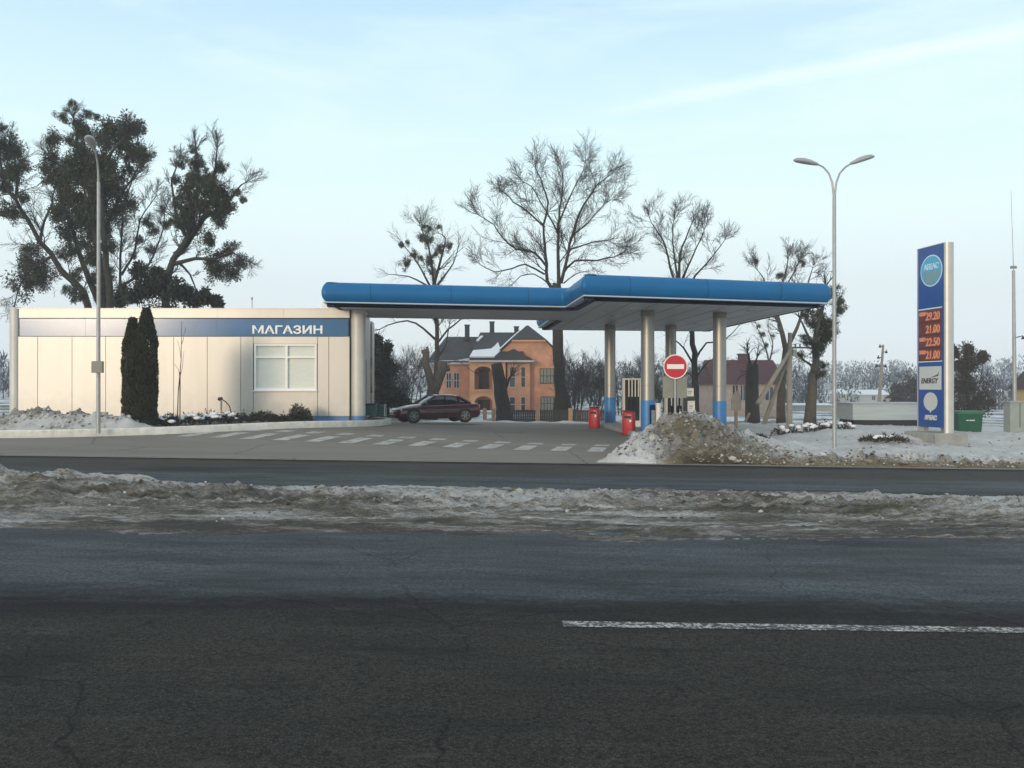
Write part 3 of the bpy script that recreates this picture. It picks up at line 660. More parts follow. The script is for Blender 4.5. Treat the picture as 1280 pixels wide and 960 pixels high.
    rf = MB(); rf.box(((xl + xrr - side) / 2, SY + 4.1, zt - 0.1), (xrr - xl - side - 0.2, 7.7, 0.1)); B(rf, 'roof', M['roof_felt'])
    # roof plant
    ac = empty('air_conditioner', P(414, 386, SY + 0.34), 'white air conditioner outdoor unit on the shop roof under the canopy end', 'air conditioner')
    b = MB(); b.rbox((0, 0, 0.16), (0.62, 0.32, 0.34), 0.02); b.build('casing', M['frame'], ac)
    b = MB(); b.tube([(-0.02, -0.17, 0.16), (-0.02, -0.185, 0.16)], 0.13, 14); b.build('fan_grille', M['seam'], ac)
    rd = MB(); rd.tube([(0, 0, -0.3), (0, 0, 0.5)], 0.018, 6); rd.tube([(0, 0, 0.42), (0, 0, 0.52)], 0.04, 8)
    o = rd.build('roof_vent', M['galv'], loc=P(315, 388, SY + 1.0)); tag(o, 'thin vent stub standing on the shop roof above the lettering', 'vent pipe')
build_shop()

# ------------------------------------------------------------------ canopy
ZC = 4.80
OUT = [(-6.95, 33.55), (2.04, 35.6), (2.38, 31.1), (11.86, 34.1), (10.85, 50.1), (1.31, 48.7), (1.74, 41.6), (-7.3, 39.8)]
def build_canopy():
    root = empty('fuel_canopy', (4.9, 36, 0), 'blue fuel station canopy on four round steel columns', 'canopy'); org = Vector((4.9, 36, 0))
    pts = []                                          # round the corners of the plan a little
    n = len(OUT)
    for i in range(n):
        a, b, c = Vector(OUT[i - 1]), Vector(OUT[i]), Vector(OUT[(i + 1) % n]); r = 0.18
        p, q = b + (a - b).normalized() * r, b + (c - b).normalized() * r
        for t in (0, 0.25, 0.5, 0.75, 1): pts.append(p * (1 - t) ** 2 + b * 2 * t * (1 - t) + q * t * t)
    m = len(pts); nrm = []
    for i in range(m):
        d1 = (pts[i] - pts[i - 1]).normalized(); d2 = (pts[(i + 1) % m] - pts[i]).normalized()
        a = Vector((d1.y, -d1.x)); b = Vector((d2.y, -d2.x)); s = (a + b); s = s / max(0.4, s.dot(a)) if s.length > 1e-6 else a
        nrm.append(s)
    def band(prof, name, mt, sm_=50):
        mb = MB(); rings = [[(p.x + nn.x * o_ - org.x, p.y + nn.y * o_ - org.y, z) for (o_, z) in prof] for p, nn in zip(pts, nrm)]
        rings.append(rings[0]); mb.loft(rings, cap=False, closed=False); return mb.build(name, mt, root, smooth=sm_)
    band([(-0.55, ZC + 0.0), (-0.40, ZC + 0.0), (-0.40, ZC + 0.118), (-0.55, ZC + 0.118)], 'skirt', M['fascia_dark'])
    band([(-0.5, ZC + 0.115), (-0.055, ZC + 0.115), (-0.045, ZC + 0.158), (-0.2, ZC + 0.158)], 'stripe', M['stripe'])
    prof = []
    for k in range(0, 17):
        t = R(-62) + k / 16 * R(152); prof.append((-0.27 + 0.30 * math.cos(t), ZC + 0.485 + (0.40 if t > 0 else 0.36) * math.sin(t)))
    prof.append((-0.52, ZC + 0.872))
    fasc = band(prof, 'fascia', M['fascia'], 60)
    for i in range(m):
        p, q = pts[i], pts[(i + 1) % m]; L_ = (q - p).length
        if L_ > 2:
            e = (q - p) / L_; no = Vector((e.y, -e.x)); k = 1.6
            while k < L_ - .6:
                c = p + e * k; jn = MB(); jn.tube([(c.x + no.x * (o_ + .002) - org.x, c.y + no.y * (o_ + .002) - org.y, z + .001) for o_, z in prof[1:-2]], .0065, 4, cap=False); jn.build('sheet_joint', M['fascia_dark'], fasc); k += 3.0
    def plate(z, t, name, mt, inset):
        q = [(p.x - nn.x * inset - org.x, p.y - nn.y * inset - org.y, z) for p, nn in zip(pts, nrm)]
        mb = MB(); mb.prism(q, (0, 0, t)); return mb.build(name, mt, root)
    ceil = plate(ZC + 0.012, 0.03, 'ceiling', M['soffit'], 0.42)
    plate(ZC + 0.62, 0.03, 'roof_deck', M['roof_felt'], 0.62)
    # soffit joints and downlights, let in under the ceiling
    jl = MB()
    for i in range(1, 10):
        a = Vector((2.38, 31.1)).lerp(Vector((11.86, 34.1)), i / 10); b = Vector((1.31, 48.7)).lerp(Vector((10.85, 50.1)), i / 10)
        a = a.lerp(b, 0.012); b = b.lerp(a, 0.012); c = (a + b) / 2; d = b - a
        jl.box((c.x - org.x, c.y - org.y, ZC + 0.009), (d.length, 0.010, 0.006), math.atan2(d.y, d.x))
    jl.build('ceiling_joints', M['seam'], ceil)
    for u in (0.25, 0.75):
        for v in (0.15, 0.38, 0.62, 0.85):
            a = Vector((2.38, 31.1)).lerp(Vector((11.86, 34.1)), u); b = Vector((1.31, 48.7)).lerp(Vector((10.85, 50.1)), u); c = a.lerp(b, v)
            lb = MB(); lb.box((c.x - org.x, c.y - org.y, ZC + 0.0), (0.4, 0.4, 0.025), 0.1); lb.build('downlight', M['lens'], ceil)
    for (px, pd) in ((809.5, 36.0), (899.5, 36.8), (762.5, 44.2), (838.5, 44.6)):
        x = PX(px, pd) - org.x; y = pd - org.y; z0 = g(PX(px, pd), pd)
        mb = MB(); mb.cyl((x, y), 0.262, z0 + 0.1, ZC + 0.01, 32); col = mb.build('column', M['steel'], root, smooth=40)
        mb = MB(); mb.cyl((x, y), 0.267, z0 + 1.95, z0 + 1.965, 32); mb.build('joint_ring', M['sign_back'], col, smooth=40); mb = MB(); mb.cyl((x, y), 0.268, ZC - 0.22, ZC + 0.005, 32); mb.build('dark_top_ring', M['sign_back'], col, smooth=40)  # second ring is a darker band round the column top
        mb = MB(); mb.cyl((x, y), 0.272, z0 + 0.1, z0 + 1.38, 32); mb.build('blue_base', M['wrap_blue'], col, smooth=40)
        if px == 809.5:
            mb = MB(); mb.box((x + 0.16, y - 0.235, z0 + 0.75), (0.26, 0.04, 0.9), 0.55); mb.build('notice_board', M['fascia_dark'], col)
            mb = MB(); mb.box((x + 0.175, y - 0.262, z0 + 0.75), (0.16, 0.02, 0.5), 0.55); mb.build('notice', M['galv'], col)
build_canopy()

# pump islands, dispensers, bins
def build_pumps():
    for (x, lab) in ((4.95, 'low concrete pump island under the left pair of canopy columns'), (7.95, 'low concrete pump island under the right pair of canopy columns')):
        mb = MB(); mb.rbox((0, 0, 0.06), (1.15, 11.2, 0.22), 0.05); o = mb.build('pump_island', M['concrete'], loc=(x, 40.4, g(x, 40)), )
        o.rotation_euler = (0, 0, R(3)); tag(o, lab, 'pump island')
    def disp(px, pd, h, w, lab):
        x = PX(px, pd); z = g(x, pd) + 0.17; r = empty('fuel_dispenser', (x, pd, z), lab, 'fuel dispenser', 'fuel dispensers on the islands', R(2))
        mb = MB(); mb.rbox((0, 0.1, h / 2), (w, 0.45, h), 0.03); mb.build('cabinet', M['pump_white'], r)
        mb = MB(); mb.box((-0.05, -0.14, h * 0.55), (w - 0.24, 0.05, h * 0.84)); mb.build('hose_bay', M['black'], r)
        for k in range(4):
            xx = -w / 2 + 0.15 + k * (w - 0.36) / 3.6
            mb = MB(); mb.box((xx + 0.075, -0.19, h * 0.80), (0.045, 0.06, h * 0.36)); mb.build('divider', M['pump_white'], r)
            mb = MB(); mb.tube([(xx, -0.18, h * 0.95), (xx, -0.21, h * 0.6), (xx + 0.03, -0.24, h * 0.35), (xx + 0.06, -0.22, h * 0.2), (xx + 0.09, -0.2, h * 0.45)], 0.02, 6); mb.build('hose', M['black'], r)
            mb = MB(); mb.tube([(xx + 0.02, -0.19, h * 0.62), (xx + 0.02, -0.24, h * 0.52), (xx + 0.03, -0.27, h * 0.44)], [0.035, 0.045, 0.025], 7); mb.build('nozzle', M['black'], r)
        mb = MB(); mb.box((w / 2 - 0.09, -0.128, h * 0.55), (0.12, 0.01, h * 0.8)); mb.build('side_trim', M['pump_white'], r)
        return r
    disp(791, 40.0, 2.1, 0.86, 'white fuel dispenser with black hoses between the left columns')
    d2 = disp(844, 40.5, 1.5, 0.86, 'white fuel dispenser with black hoses behind the no entry sign')
    x = PX(863, 40.3); nb = empty('notice_stand', (x, 40.3, g(x, 40.3) + 0.15), 'dark cabinet with two white paper notices right of the no entry sign', 'notice stand')
    mb = MB(); mb.rbox((-0.05, 0.12, 0.72), (0.5, 0.25, 1.44), 0.02); mb.build('cabinet', M['pump_dark'], nb)
    for zz, hh, xx in ((1.55, 0.36, -0.02), (0.92, 0.50, 0.03)):
        mb = MB(); mb.box((xx, -0.02, zz), (0.32, 0.012, hh)); p_ = mb.build('paper_notice', M['paper'], nb)
        mb = MB(); mb.box((xx, -0.032, zz + 0.02), (0.16, 0.008, 0.05)); mb.box((xx - 0.02, -0.032, zz - 0.07), (0.12, 0.008, 0.03)); mb.build('print', M['galv'], p_)
    x = PX(823, 35.2); mb = MB(); mb.cyl((0, 0), 0.10, 0, 1.25, 16); mb.tube([(0, 0, 1.25), (0, 0, 1.29)], [0.115, 0.09], 16)
    o = mb.build('white_bollard', M['pump_white'], loc=(x, 35.2, g(x, 35.2)), smooth=40); tag(o, 'white pipe bollard right of the front left canopy column', 'bollard')
    def bin_(px, pd, lab):
        x = PX(px, pd); r = empty('red_litter_bin', (x, pd, g(x, pd)), lab, 'litter bin', 'red litter bins by the pumps', R(-20))
        mb = MB()
        rings = []
        for z, s in ((0, 0.9), (0.05, 0.97), (0.75, 1.0), (0.86, 0.94), (0.92, 0.7)):
            w, d = 0.25 * s, 0.21 * s; rings.append([(w * math.copysign(abs(math.cos(t)) ** 0.45, math.cos(t)), d * math.copysign(abs(math.sin(t)) ** 0.45, math.sin(t)), z) for t in [2 * math.pi * k / 20 for k in range(20)]])
        mb.loft(rings); mb.build('body', M['red'], r, smooth=40)
        mb = MB(); mb.box((0.0, -0.205, 0.70), (0.28, 0.03, 0.12)); mb.build('opening', M['black'], r)
        mb = MB(); mb.box((0.11, -0.212, 0.55), (0.07, 0.02, 0.08)); mb.build('badge', M['sign_white'], r)
        mb = MB(); mb.rbox((0, 0, 0.935), (0.46, 0.38, 0.05), 0.02); mb.build('lid', M['wood_dark'], r)
        return r
    b = bin_(743, 42.2, 'red litter bin left of the back left canopy column'); bin_(786, 36.6, 'red litter bin at the foot of the front left canopy column')
build_pumps()

# ------------------------------------------------------------------ no entry sign
def build_no_entry():
    Yp = 26.6; x = PX(844, Yp); z0 = g(x, Yp) + 0.4; r = empty('no_entry_sign', (x, Yp, z0), 'round red no entry sign on a thin pole in the ploughed snow heap', 'road sign')
    mb = MB(); mb.tube([(0, 0, -0.5), (0, 0, PZ(444, Yp) - z0)], 0.032, 10); mb.build('pole', M['galv'], r, smooth=40)
    zc = PZ(458.3, Yp) - z0
    def disc(rad, y0, y1, m, name, parent): 
        b = MB(); b.tube([(0, y0, zc), (0, y1, zc)], rad, 48); return b.build(name, m, parent, smooth=40)
    pl = disc(0.352, -0.05, -0.034, M['sign_white'], 'sign_face', r); disc(0.322, -0.054, -0.0505, M['sign_red'], 'red_disc', pl)
    b = MB(); b.box((0, -0.057, zc), (0.49, 0.005, 0.135)); b.build('white_bar', M['sign_white'], pl)
    w, h = 30.5 / F * Yp, 27 / F * Yp
    b = MB(); b.rbox((0, 0.05, PZ(484, Yp) - z0), (w, 0.02, h), 0.006); bd = b.build('grey_panel', M['sign_back'], r)
    b = MB(); b.box((0, 0.038, PZ(484, Yp) - z0), (0.05, 0.006, h * 0.96)); b.build('channel', M['galv'], bd)
build_no_entry()

# ------------------------------------------------------------------ lamp posts
def lamp_head(mb, p, d, L=0.78):
    d = d.normalized(); s = d.cross(Vector((0, 0, 1))).normalized(); u = s.cross(d); rings = []
    for t, w, h0, h1 in ((0, 0.05, 0.04, 0.04), (0.12, 0.075, 0.05, 0.06), (0.35, 0.125, 0.05, 0.10), (0.65, 0.15, 0.045, 0.115), (0.88, 0.12, 0.04, 0.09), (1.0, 0.03, 0.02, 0.03)):
        c = p + d * L * t; rings.append([c + s * w * math.cos(a) + u * ((h1 if math.sin(a) > 0 else h0) * math.sin(a)) for a in [2 * math.pi * k / 12 for k in range(12)]])
    mb.loft(rings)
def build_lamp(px, Yp, ang, lab, base_h, zsnow, box=None, arms=(-1, 1)):
    x = PX(px, Yp); z0 = zsnow; r = empty('street_lamp', (x, Yp, z0), lab, 'street lamp', 'grey street lamps', ang)
    zt, zk = PZ(186, 26.9) - (PZ(562, 26.9)), PZ(243, 26.9) - PZ(562, 26.9)
    mb = MB(); mb.cyl((0, 0), 0.062, -0.3, zk, 14, 0.05); mb.build('pole', M['galv'], r, smooth=40)
    for s in arms:
        e = (0.86, 0.98)[s > 0]; up = (0.96, 1.06)[s > 0]
        pts = [Vector((s * 0.012, 0, zk - 0.05)), Vector((s * 0.06, 0, zk + 0.35)), Vector((s * 0.16, 0, zk + 0.62)), Vector((s * 0.32, 0, zk + 0.80)), Vector((s * 0.52, 0, zk + 0.92))]
        if s < 0: pts[-1].z -= 0.02
        a = MB(); a.tube(pts, [0.034, 0.03, 0.028, 0.026, 0.025], 8); arm = a.build('arm', M['galv'], r, smooth=40)
        h = MB(); lamp_head(h, pts[-1] - Vector((s * 0.04, 0, 0.015)), Vector((s, 0, 0.30 if s > 0 else 0.16)), 0.72); hd = h.build('lamp_head', M['lamp_shell'], arm, smooth=60)
    if box:
        b = MB(); b.rbox((0.09, 0.0, 1.75), (0.14, 0.34, 0.36), 0.02); b.build('meter_box', M['sign_back'], r)
    return r
build_lamp(1043, 26.9, R(0), 'double arm street lamp standing in the snow left of the price sign', 0, PZ(562, 26.9))
build_lamp(123, 28.4, math.atan2(-.985, .17), 'street lamp with a grey meter box in front of the shop wall', 0, PZ(562, 26.9) + (PZ(530, 28.2) - PZ(562, 26.9)), True, (1,))

# ------------------------------------------------------------------ price sign
def build_totem():
    a, b = P(1178, 0, 28.5), P(1149, 0, 29.75)        # near and far edges of the face
    a.z = b.z = 0; d = (b - a); W = d.length + 0.10; ax = d.normalized()            # along the face, away from the viewer
    nrm = Vector((-ax.y, ax.x, 0))
    if nrm.x > 0: nrm = -nrm
    zt, z0 = PZ(303.5, 28.5), PZ(534, 29.0)
    org = (a + b) / 2; base = g(org.x, org.y)
    r = empty('price_sign', (org.x, org.y, 0), 'tall blue fuel price sign with orange digits on a concrete foot', 'price sign')
    # local frame: u along -ax (viewer's left to right), v up, w outward
    u = -ax
    Mx = Matrix(((u.x, 0, nrm.x, 0), (u.y, 0, nrm.y, 0), (0, 1, 0, 0), (0, 0, 0, 1)))
    def slab(u0, u1, v0, v1, w0, w1, m, name, parent=r):
        mb = MB(); cs = [(u0, v0), (u1, v0), (u1, v1), (u0, v1)]
        mb.add([Mx @ Vector((x, y, w)) for w in (w0, w1) for x, y in cs], [(0, 1, 2, 3), (7, 6, 5, 4), (0, 1, 5, 4), (1, 2, 6, 5), (2, 3, 7, 6), (3, 0, 4, 7)])
        return mb.build(name, m, parent)
    h = W / 2
    slab(-h, h - 0.02, z0, zt - 0.02, -0.28, 0.0, M['totem_blue'], 'cabinet')
    for (w0, w1) in ((-0.32, -0.285),): slab(-h, h - 0.03, z0, zt - 0.02, w0, w1, M['steel_pale'], 'back_panel')
    # bright rounded aluminium edge towards the road, thin one at the far edge
    mb = MB(); c = Mx @ Vector((h + 0.05, 0, -0.15)); rings = []
    for z in (PZ(542, 28.5), zt):
        rings.append([Vector((c.x, c.y, z)) + Vector((u.x, u.y, 0)) * (0.10 * math.cos(t)) + nrm * (0.155 * math.sin(t)) for t in [2 * math.pi * k / 28 for k in range(28)]])
    mb.loft(rings); mb.build('edge_column', M['steel_pale'], r, smooth=40)
    slab(-h - 0.05, -h - 0.002, z0 - 0.25, zt - 0.01, -0.3, 0.012, M['steel_pale'], 'edge_trim'); slab(-h - 0.05, h, zt - 0.018, zt + 0.005, -0.3, 0.012, M['steel_pale'], 'top_trim')
    Zs = lambda py: PZ(py, 29.1)
    def ell(cu, cv, ru, rv, w0, w1, m, name, parent=r, arc=None, n=48):
        ts = [2 * math.pi * k / n for k in range(n)] if not arc else [arc[0] + (arc[1] - arc[0]) * k / n for k in range(n + 1)]
        mb = MB(); mb.prism([Mx @ Vector((cu + ru * math.cos(t), cv + rv * math.sin(t), w0)) for t in ts], nrm * (w1 - w0)); return mb.build(name, m, parent)
    def ttext(body, cu, cv, w, hgt, m, name, parent, ww=0.016, sh=0.0, off=0.02):
        mw = Mx.copy(); mw.translation = Mx @ Vector((cu, cv, ww)); return text(name, body, w, hgt, m, mw, parent, 0.003, off, sh)
    # round emblem: cyan top with the word, teal globe below, pale ring
    cv = Zs(338.5); k = W / 1.32
    em = ell(0.05, cv, 0.57 * k, 0.50, 0.0, 0.006, M['totem_ring'], 'round_emblem'); ell(0.05, cv, 0.53 * k, 0.462, 0.006, 0.010, M['totem_cyan'], 'emblem_field', em)
    ell(0.05, cv - 0.02, 0.46 * k, 0.41, 0.010, 0.013, M['totem_teal'], 'emblem_globe', em, (math.pi, 2 * math.pi)); 
    ttext('АВІАС', 0.06, cv + 0.13, 0.78 * k, 0.20, M['totem_ring'], 'emblem_word', em)
    # price rows
    v0, v1 = Zs(451), Zs(386.5)
    pnl = slab(-h + 0.05, h - 0.08, v0, v1, 0.0, 0.008, M['led_back'], 'price_panel')
    slab(-h + 0.03, h - 0.06, v1, v1 + 0.04, 0.0, 0.012, M['totem_ring'], 'panel_trim', pnl); slab(-h + 0.03, h - 0.06, v0 - 0.04, v0, 0.0, 0.012, M['totem_ring'], 'panel_trim', pnl)
    rh = (v1 - v0) / 4
    for i, t in enumerate(('29.20', '21.00', '22.50', '21.00')):
        c = v1 - rh * (i + 0.52); row = ttext(t, 0.14, c - 0.01, 0.74 * k, rh * 0.66, M['led'], 'price_digits', pnl, 0.012, 0.05, 0.03)
        if i != 1:
            slab(-h + 0.08, -h + 0.42, c + rh * 0.05, c + rh * 0.36, 0.008, 0.012, M['led'], 'grade_label', pnl)
        slab(-h + 0.05, h - 0.08, c - rh * 0.5, c - rh * 0.46, 0.008, 0.013, M['black'], 'row_divider', pnl)
    # white panel with ENERGY
    v0, v1 = Zs(487), Zs(458)
    en = slab(-h + 0.07, h - 0.1, v0, v1, 0.0, 0.008, M['totem_grey'], 'white_panel')
    ttext('ENERGY', -0.03, v0 + (v1 - v0) * 0.38, 0.90 * k, 0.17, M['ink'], 'panel_word', en, 0.011, 0.25, 0.02)
    mb = MB(); mb.prism([Mx @ Vector((x, y, 0.009)) for x, y in ((-0.02, v0 + 0.37), (0.42, v0 + 0.43), (0.47, v0 + 0.58), (0.40, v0 + 0.48))], nrm * 0.004); mb.build('swoosh', M['ink'], en)
    cv = Zs(502); em2 = ell(0.0, cv, 0.36 * k, 0.29, 0.0, 0.008, M['totem_grey'], 'white_disc'); 
    mb = MB(); mb.prism([Mx @ Vector((x, y, 0.001)) for x, y in ((-0.08, cv - 0.27), (0.08, cv - 0.27), (0.0, cv - 0.36))], nrm * 0.006); mb.build('disc_tip', M['totem_grey'], em2)
    ttext('АВІАС', 0.02, Zs(522), 0.64 * k, 0.17, M['totem_grey'], 'lower_word', r, 0.004, 0, 0.05)
    for uu in (-h + 0.2, h - 0.25): slab(uu - 0.05, uu + 0.05, base + 0.2, z0 + 0.02, -0.2, -0.1, M['galv'], 'leg')
    # concrete foot
    mb = MB(); rings = []
    for z, s in ((base - 0.3, 1.0), (PZ(542, 28.6), 1.0), (PZ(541, 28.6), 0.97)):
        rings.append([tuple((Mx @ Vector((uu * s + 0.12, 0, ww * s - 0.15)))[:2]) + (z,) for uu, ww in ((-0.95, -0.55), (0.75, -0.55), (0.75, 0.55), (-0.95, 0.55))])
    mb.loft(rings); mb.build('foot', M['concrete'], r)
build_totem()

# ------------------------------------------------------------------ car
def build_car():
    Yc = 43.2; x = PX(543.5, Yc); z0 = PZ(527.3, Yc); r = empty('parked_car', (x, Yc, z0), 'dark maroon saloon car parked between the shop and the pumps', 'car', rz=R(23)); r.scale = (.96, .96, .98)
    k = 1.0
    st = [(-2.15, .52, .34, .48, .54), (-2.09, .70, .24, .55, .62), (-1.92, .79, .19, .62, .68), (-1.45, .835, .18, .70, .775), (-.80, .85, .17, .775, .865), (0, .85, .17, .80, .87), (.9, .85, .17, .83, .89), (1.5, .84, .18, .855, .915), (1.92, .80, .22, .85, .90), (2.10, .73, .28, .79, .83), (2.15, .58, .40, .66, .70)]
    rings = []
    for (xx, w, zb, zs, zt) in st:
        half = [(w * .86, zb), (w * .98, zb + .1), (w, (zb + zs) / 2), (w * .985, zs - .05), (w * .94, zs), (w * .80, zt - .012), (w * .4, zt + .01)]
        rings.append([(xx, -a, b) for a, b in half] + [(xx, a, b) for a, b in reversed(half)])
    mb = MB(); mb.loft(rings); body = mb.build('body', M['carpaint'], r, smooth=50)
    mb = MB(); rings = []
    gs = [(-.92, .83, .75, .70), (-.55, 1.06, .765, .655), (-.18, 1.265, .775, .60), (.2, 1.305, .775, .585), (.7, 1.29, .77, .585), (1.02, 1.235, .765, .59), (1.35, 1.06, .75, .64), (1.68, .89, .72, .69)]
    for (xx, zr, wb, wt) in gs:
        half = [(wb, .78), (wb * .985, min(.84, zr - .01)), (wt + .02, zr - .04), (wt * .9, zr)]
        rings.append([(xx, -a, b) for a, b in half] + [(xx, a, b) for a, b in reversed(half)])
    mb.loft(rings); mb.build('windows', M['carglass'], r, smooth=50)
    mb = MB(); rings = []
    for (xx, zr, wb, wt) in gs[2:6]:
        pr = [(wt + .035, zr - .055), (wt + .03, zr - .01), (wt * .8, zr + .018), (0, zr + .026)]
        rings.append([(xx, -a, b) for a, b in pr] + [(xx, a, b) for a, b in reversed(pr[:-1])])
    mb.loft(rings, cap=False, closed=False); mb.build('roof', M['carpaint'], r, smooth=60)
    pil = MB()
    for s in (-1, 1):
        pil.tube([(-.92, s * .755, .84), (-.18, s * .63, 1.27)], .028, 6); pil.tube([(1.62, s * .73, .90), (1.02, s * .61, 1.24)], .04, 6)
        pil.tube([(.33, s * .785, .83), (.30, s * .62, 1.27)], .025, 6); pil.tube([(1.05, s * .775, .85), (.95, s * .62, 1.25)], .03, 6)
    pil.build('pillars', M['carpaint'], r, smooth=40)
    for s in (-1, 1):
        mb = MB(); mb.rbox((-.72, s * .90, .90), (.10, .18, .12), .03); mb.build('mirror', M['carpaint'], r)
        mb = MB(); mb.loft([[(-2.10, s * .36, .52), (-2.10, s * .36, .61), (-2.055, s * .36, .63), (-2.055, s * .36, .52)], [(-1.93, s * .78, .54), (-1.93, s * .78, .635), (-1.90, s * .78, .65), (-1.86, s * .78, .54)]]); mb.build('headlight', M['headlamp'], r)
        mb = MB(); mb.loft([[(2.155, s * .42, .62), (2.155, s * .42, .78), (2.10, s * .42, .78), (2.10, s * .42, .62)], [(2.0, s * .79, .64), (2.0, s * .79, .80), (1.92, s * .79, .80), (1.92, s * .79, .64)]]); mb.build('tail_light', M['taillamp'], r)
        for xx in (-1.32, 1.28):
            mb = MB(); mb.tube([(xx, s * .70, .335), (xx, s * .852, .335)], .365, 24); mb.build('wheel_arch', M['black'], r, smooth=40)
            t = MB(); rr = []
            for y, q in ((.66, .24), (.67, .30), (.71, .315), (.83, .315), (.865, .30), (.868, .21)): rr.append([(xx + q * math.cos(a), s * y, .315 + q * math.sin(a)) for a in [2 * math.pi * i / 24 for i in range(24)]])
            t.loft(rr); w = t.build('wheel', M['black'], r, smooth=50)
            t = MB(); t.tube([(xx, s * .862, .315), (xx, s * .873, .315)], .055, 10)
            for q in range(6):
                a = 2 * math.pi * q / 6; t.tube([(xx, s * .872, .315), (xx + .2 * math.cos(a), s * .872, .315 + .2 * math.sin(a))], [.05, .035], 5)
            t.tube([(xx + .205 * math.cos(a), s * .870, .315 + .205 * math.sin(a)) for a in [2 * math.pi * i / 20 for i in range(21)]], .018, 5); t.build('rim', M['rim'], w)
    mb = MB(); mb.box((-2.12, 0, .31), (.06, 1.1, .10)); mb.box((-2.115, 0, .56), (.05, .62, .08)); mb.build('grille', M['black'], r)
    mb = MB(); mb.box((-2.165, 0, .42), (.02, .46, .10)); mb.build('number_plate', M['paper'], r)
    mb = MB()
    for s in (-1, 1):
        for xx in (-.62, .32, 1.02): mb.box((xx, s * .8515, .52), (.012, .006, .56))
        mb.box((.2, s * .853, .56), (2.0, .012, .035))
    mb.build('door_seams', M['black'], r)
build_car()

# ------------------------------------------------------------------ leaves, trees
def leaf_ball(name, m, n, size, seed, squash=1.0, shell=0.6, el=2.2):
    rr = random.Random(seed); mb = MB()
    sub = []
    for k in range(11):
        v = Vector((rr.gauss(0, 1), rr.gauss(0, 1), rr.gauss(0, 1))).normalized(); sub.append((v * rr.uniform(.15, .72), rr.uniform(.22, .46)))
    for _ in range(n):
        o_, r_ = rr.choice(sub); d = Vector((rr.gauss(0, 1), rr.gauss(0, 1), rr.gauss(0, 1))).normalized()
        c = o_ + d * r_ * (shell + (1 - shell) * rr.random() if rr.random() < .6 else rr.random() * shell); c.z *= squash
        t = (d + Vector((rr.gauss(0, .7), rr.gauss(0, .7), rr.gauss(0, .7)))).normalized(); s = t.cross(Vector((rr.gauss(0, 1), rr.gauss(0, 1), rr.gauss(0, 1)))).normalized()
        L, w = size * el * (0.6 + 0.8 * rr.random()), size * (0.6 + 0.6 * rr.random())
        mb.add([c, c + t * L * .5 + s * w * .5, c + t * L, c + t * L * .5 - s * w * .5], [(0, 1, 2, 3)])
    me = bpy.data.meshes.new(name); me.from_pydata(mb.v, [], mb.f); me.materials.append(m); return me
MIST = [leaf_ball('mistletoe', M['mistletoe'], 1700, 0.062, 10 + i, shell=.5) for i in range(5)]
def ball(me, name, parent, loc, rad, sq=1.0):
    o = bpy.data.objects.new(name, me); C.objects.link(o); o.parent = parent; o.location = loc
    o.scale = (rad * rnd.uniform(.9, 1.1), rad, rad * sq * rnd.uniform(.9, 1.1)); o.rotation_euler = (0, 0, rnd.uniform(0, 6.28)); return o

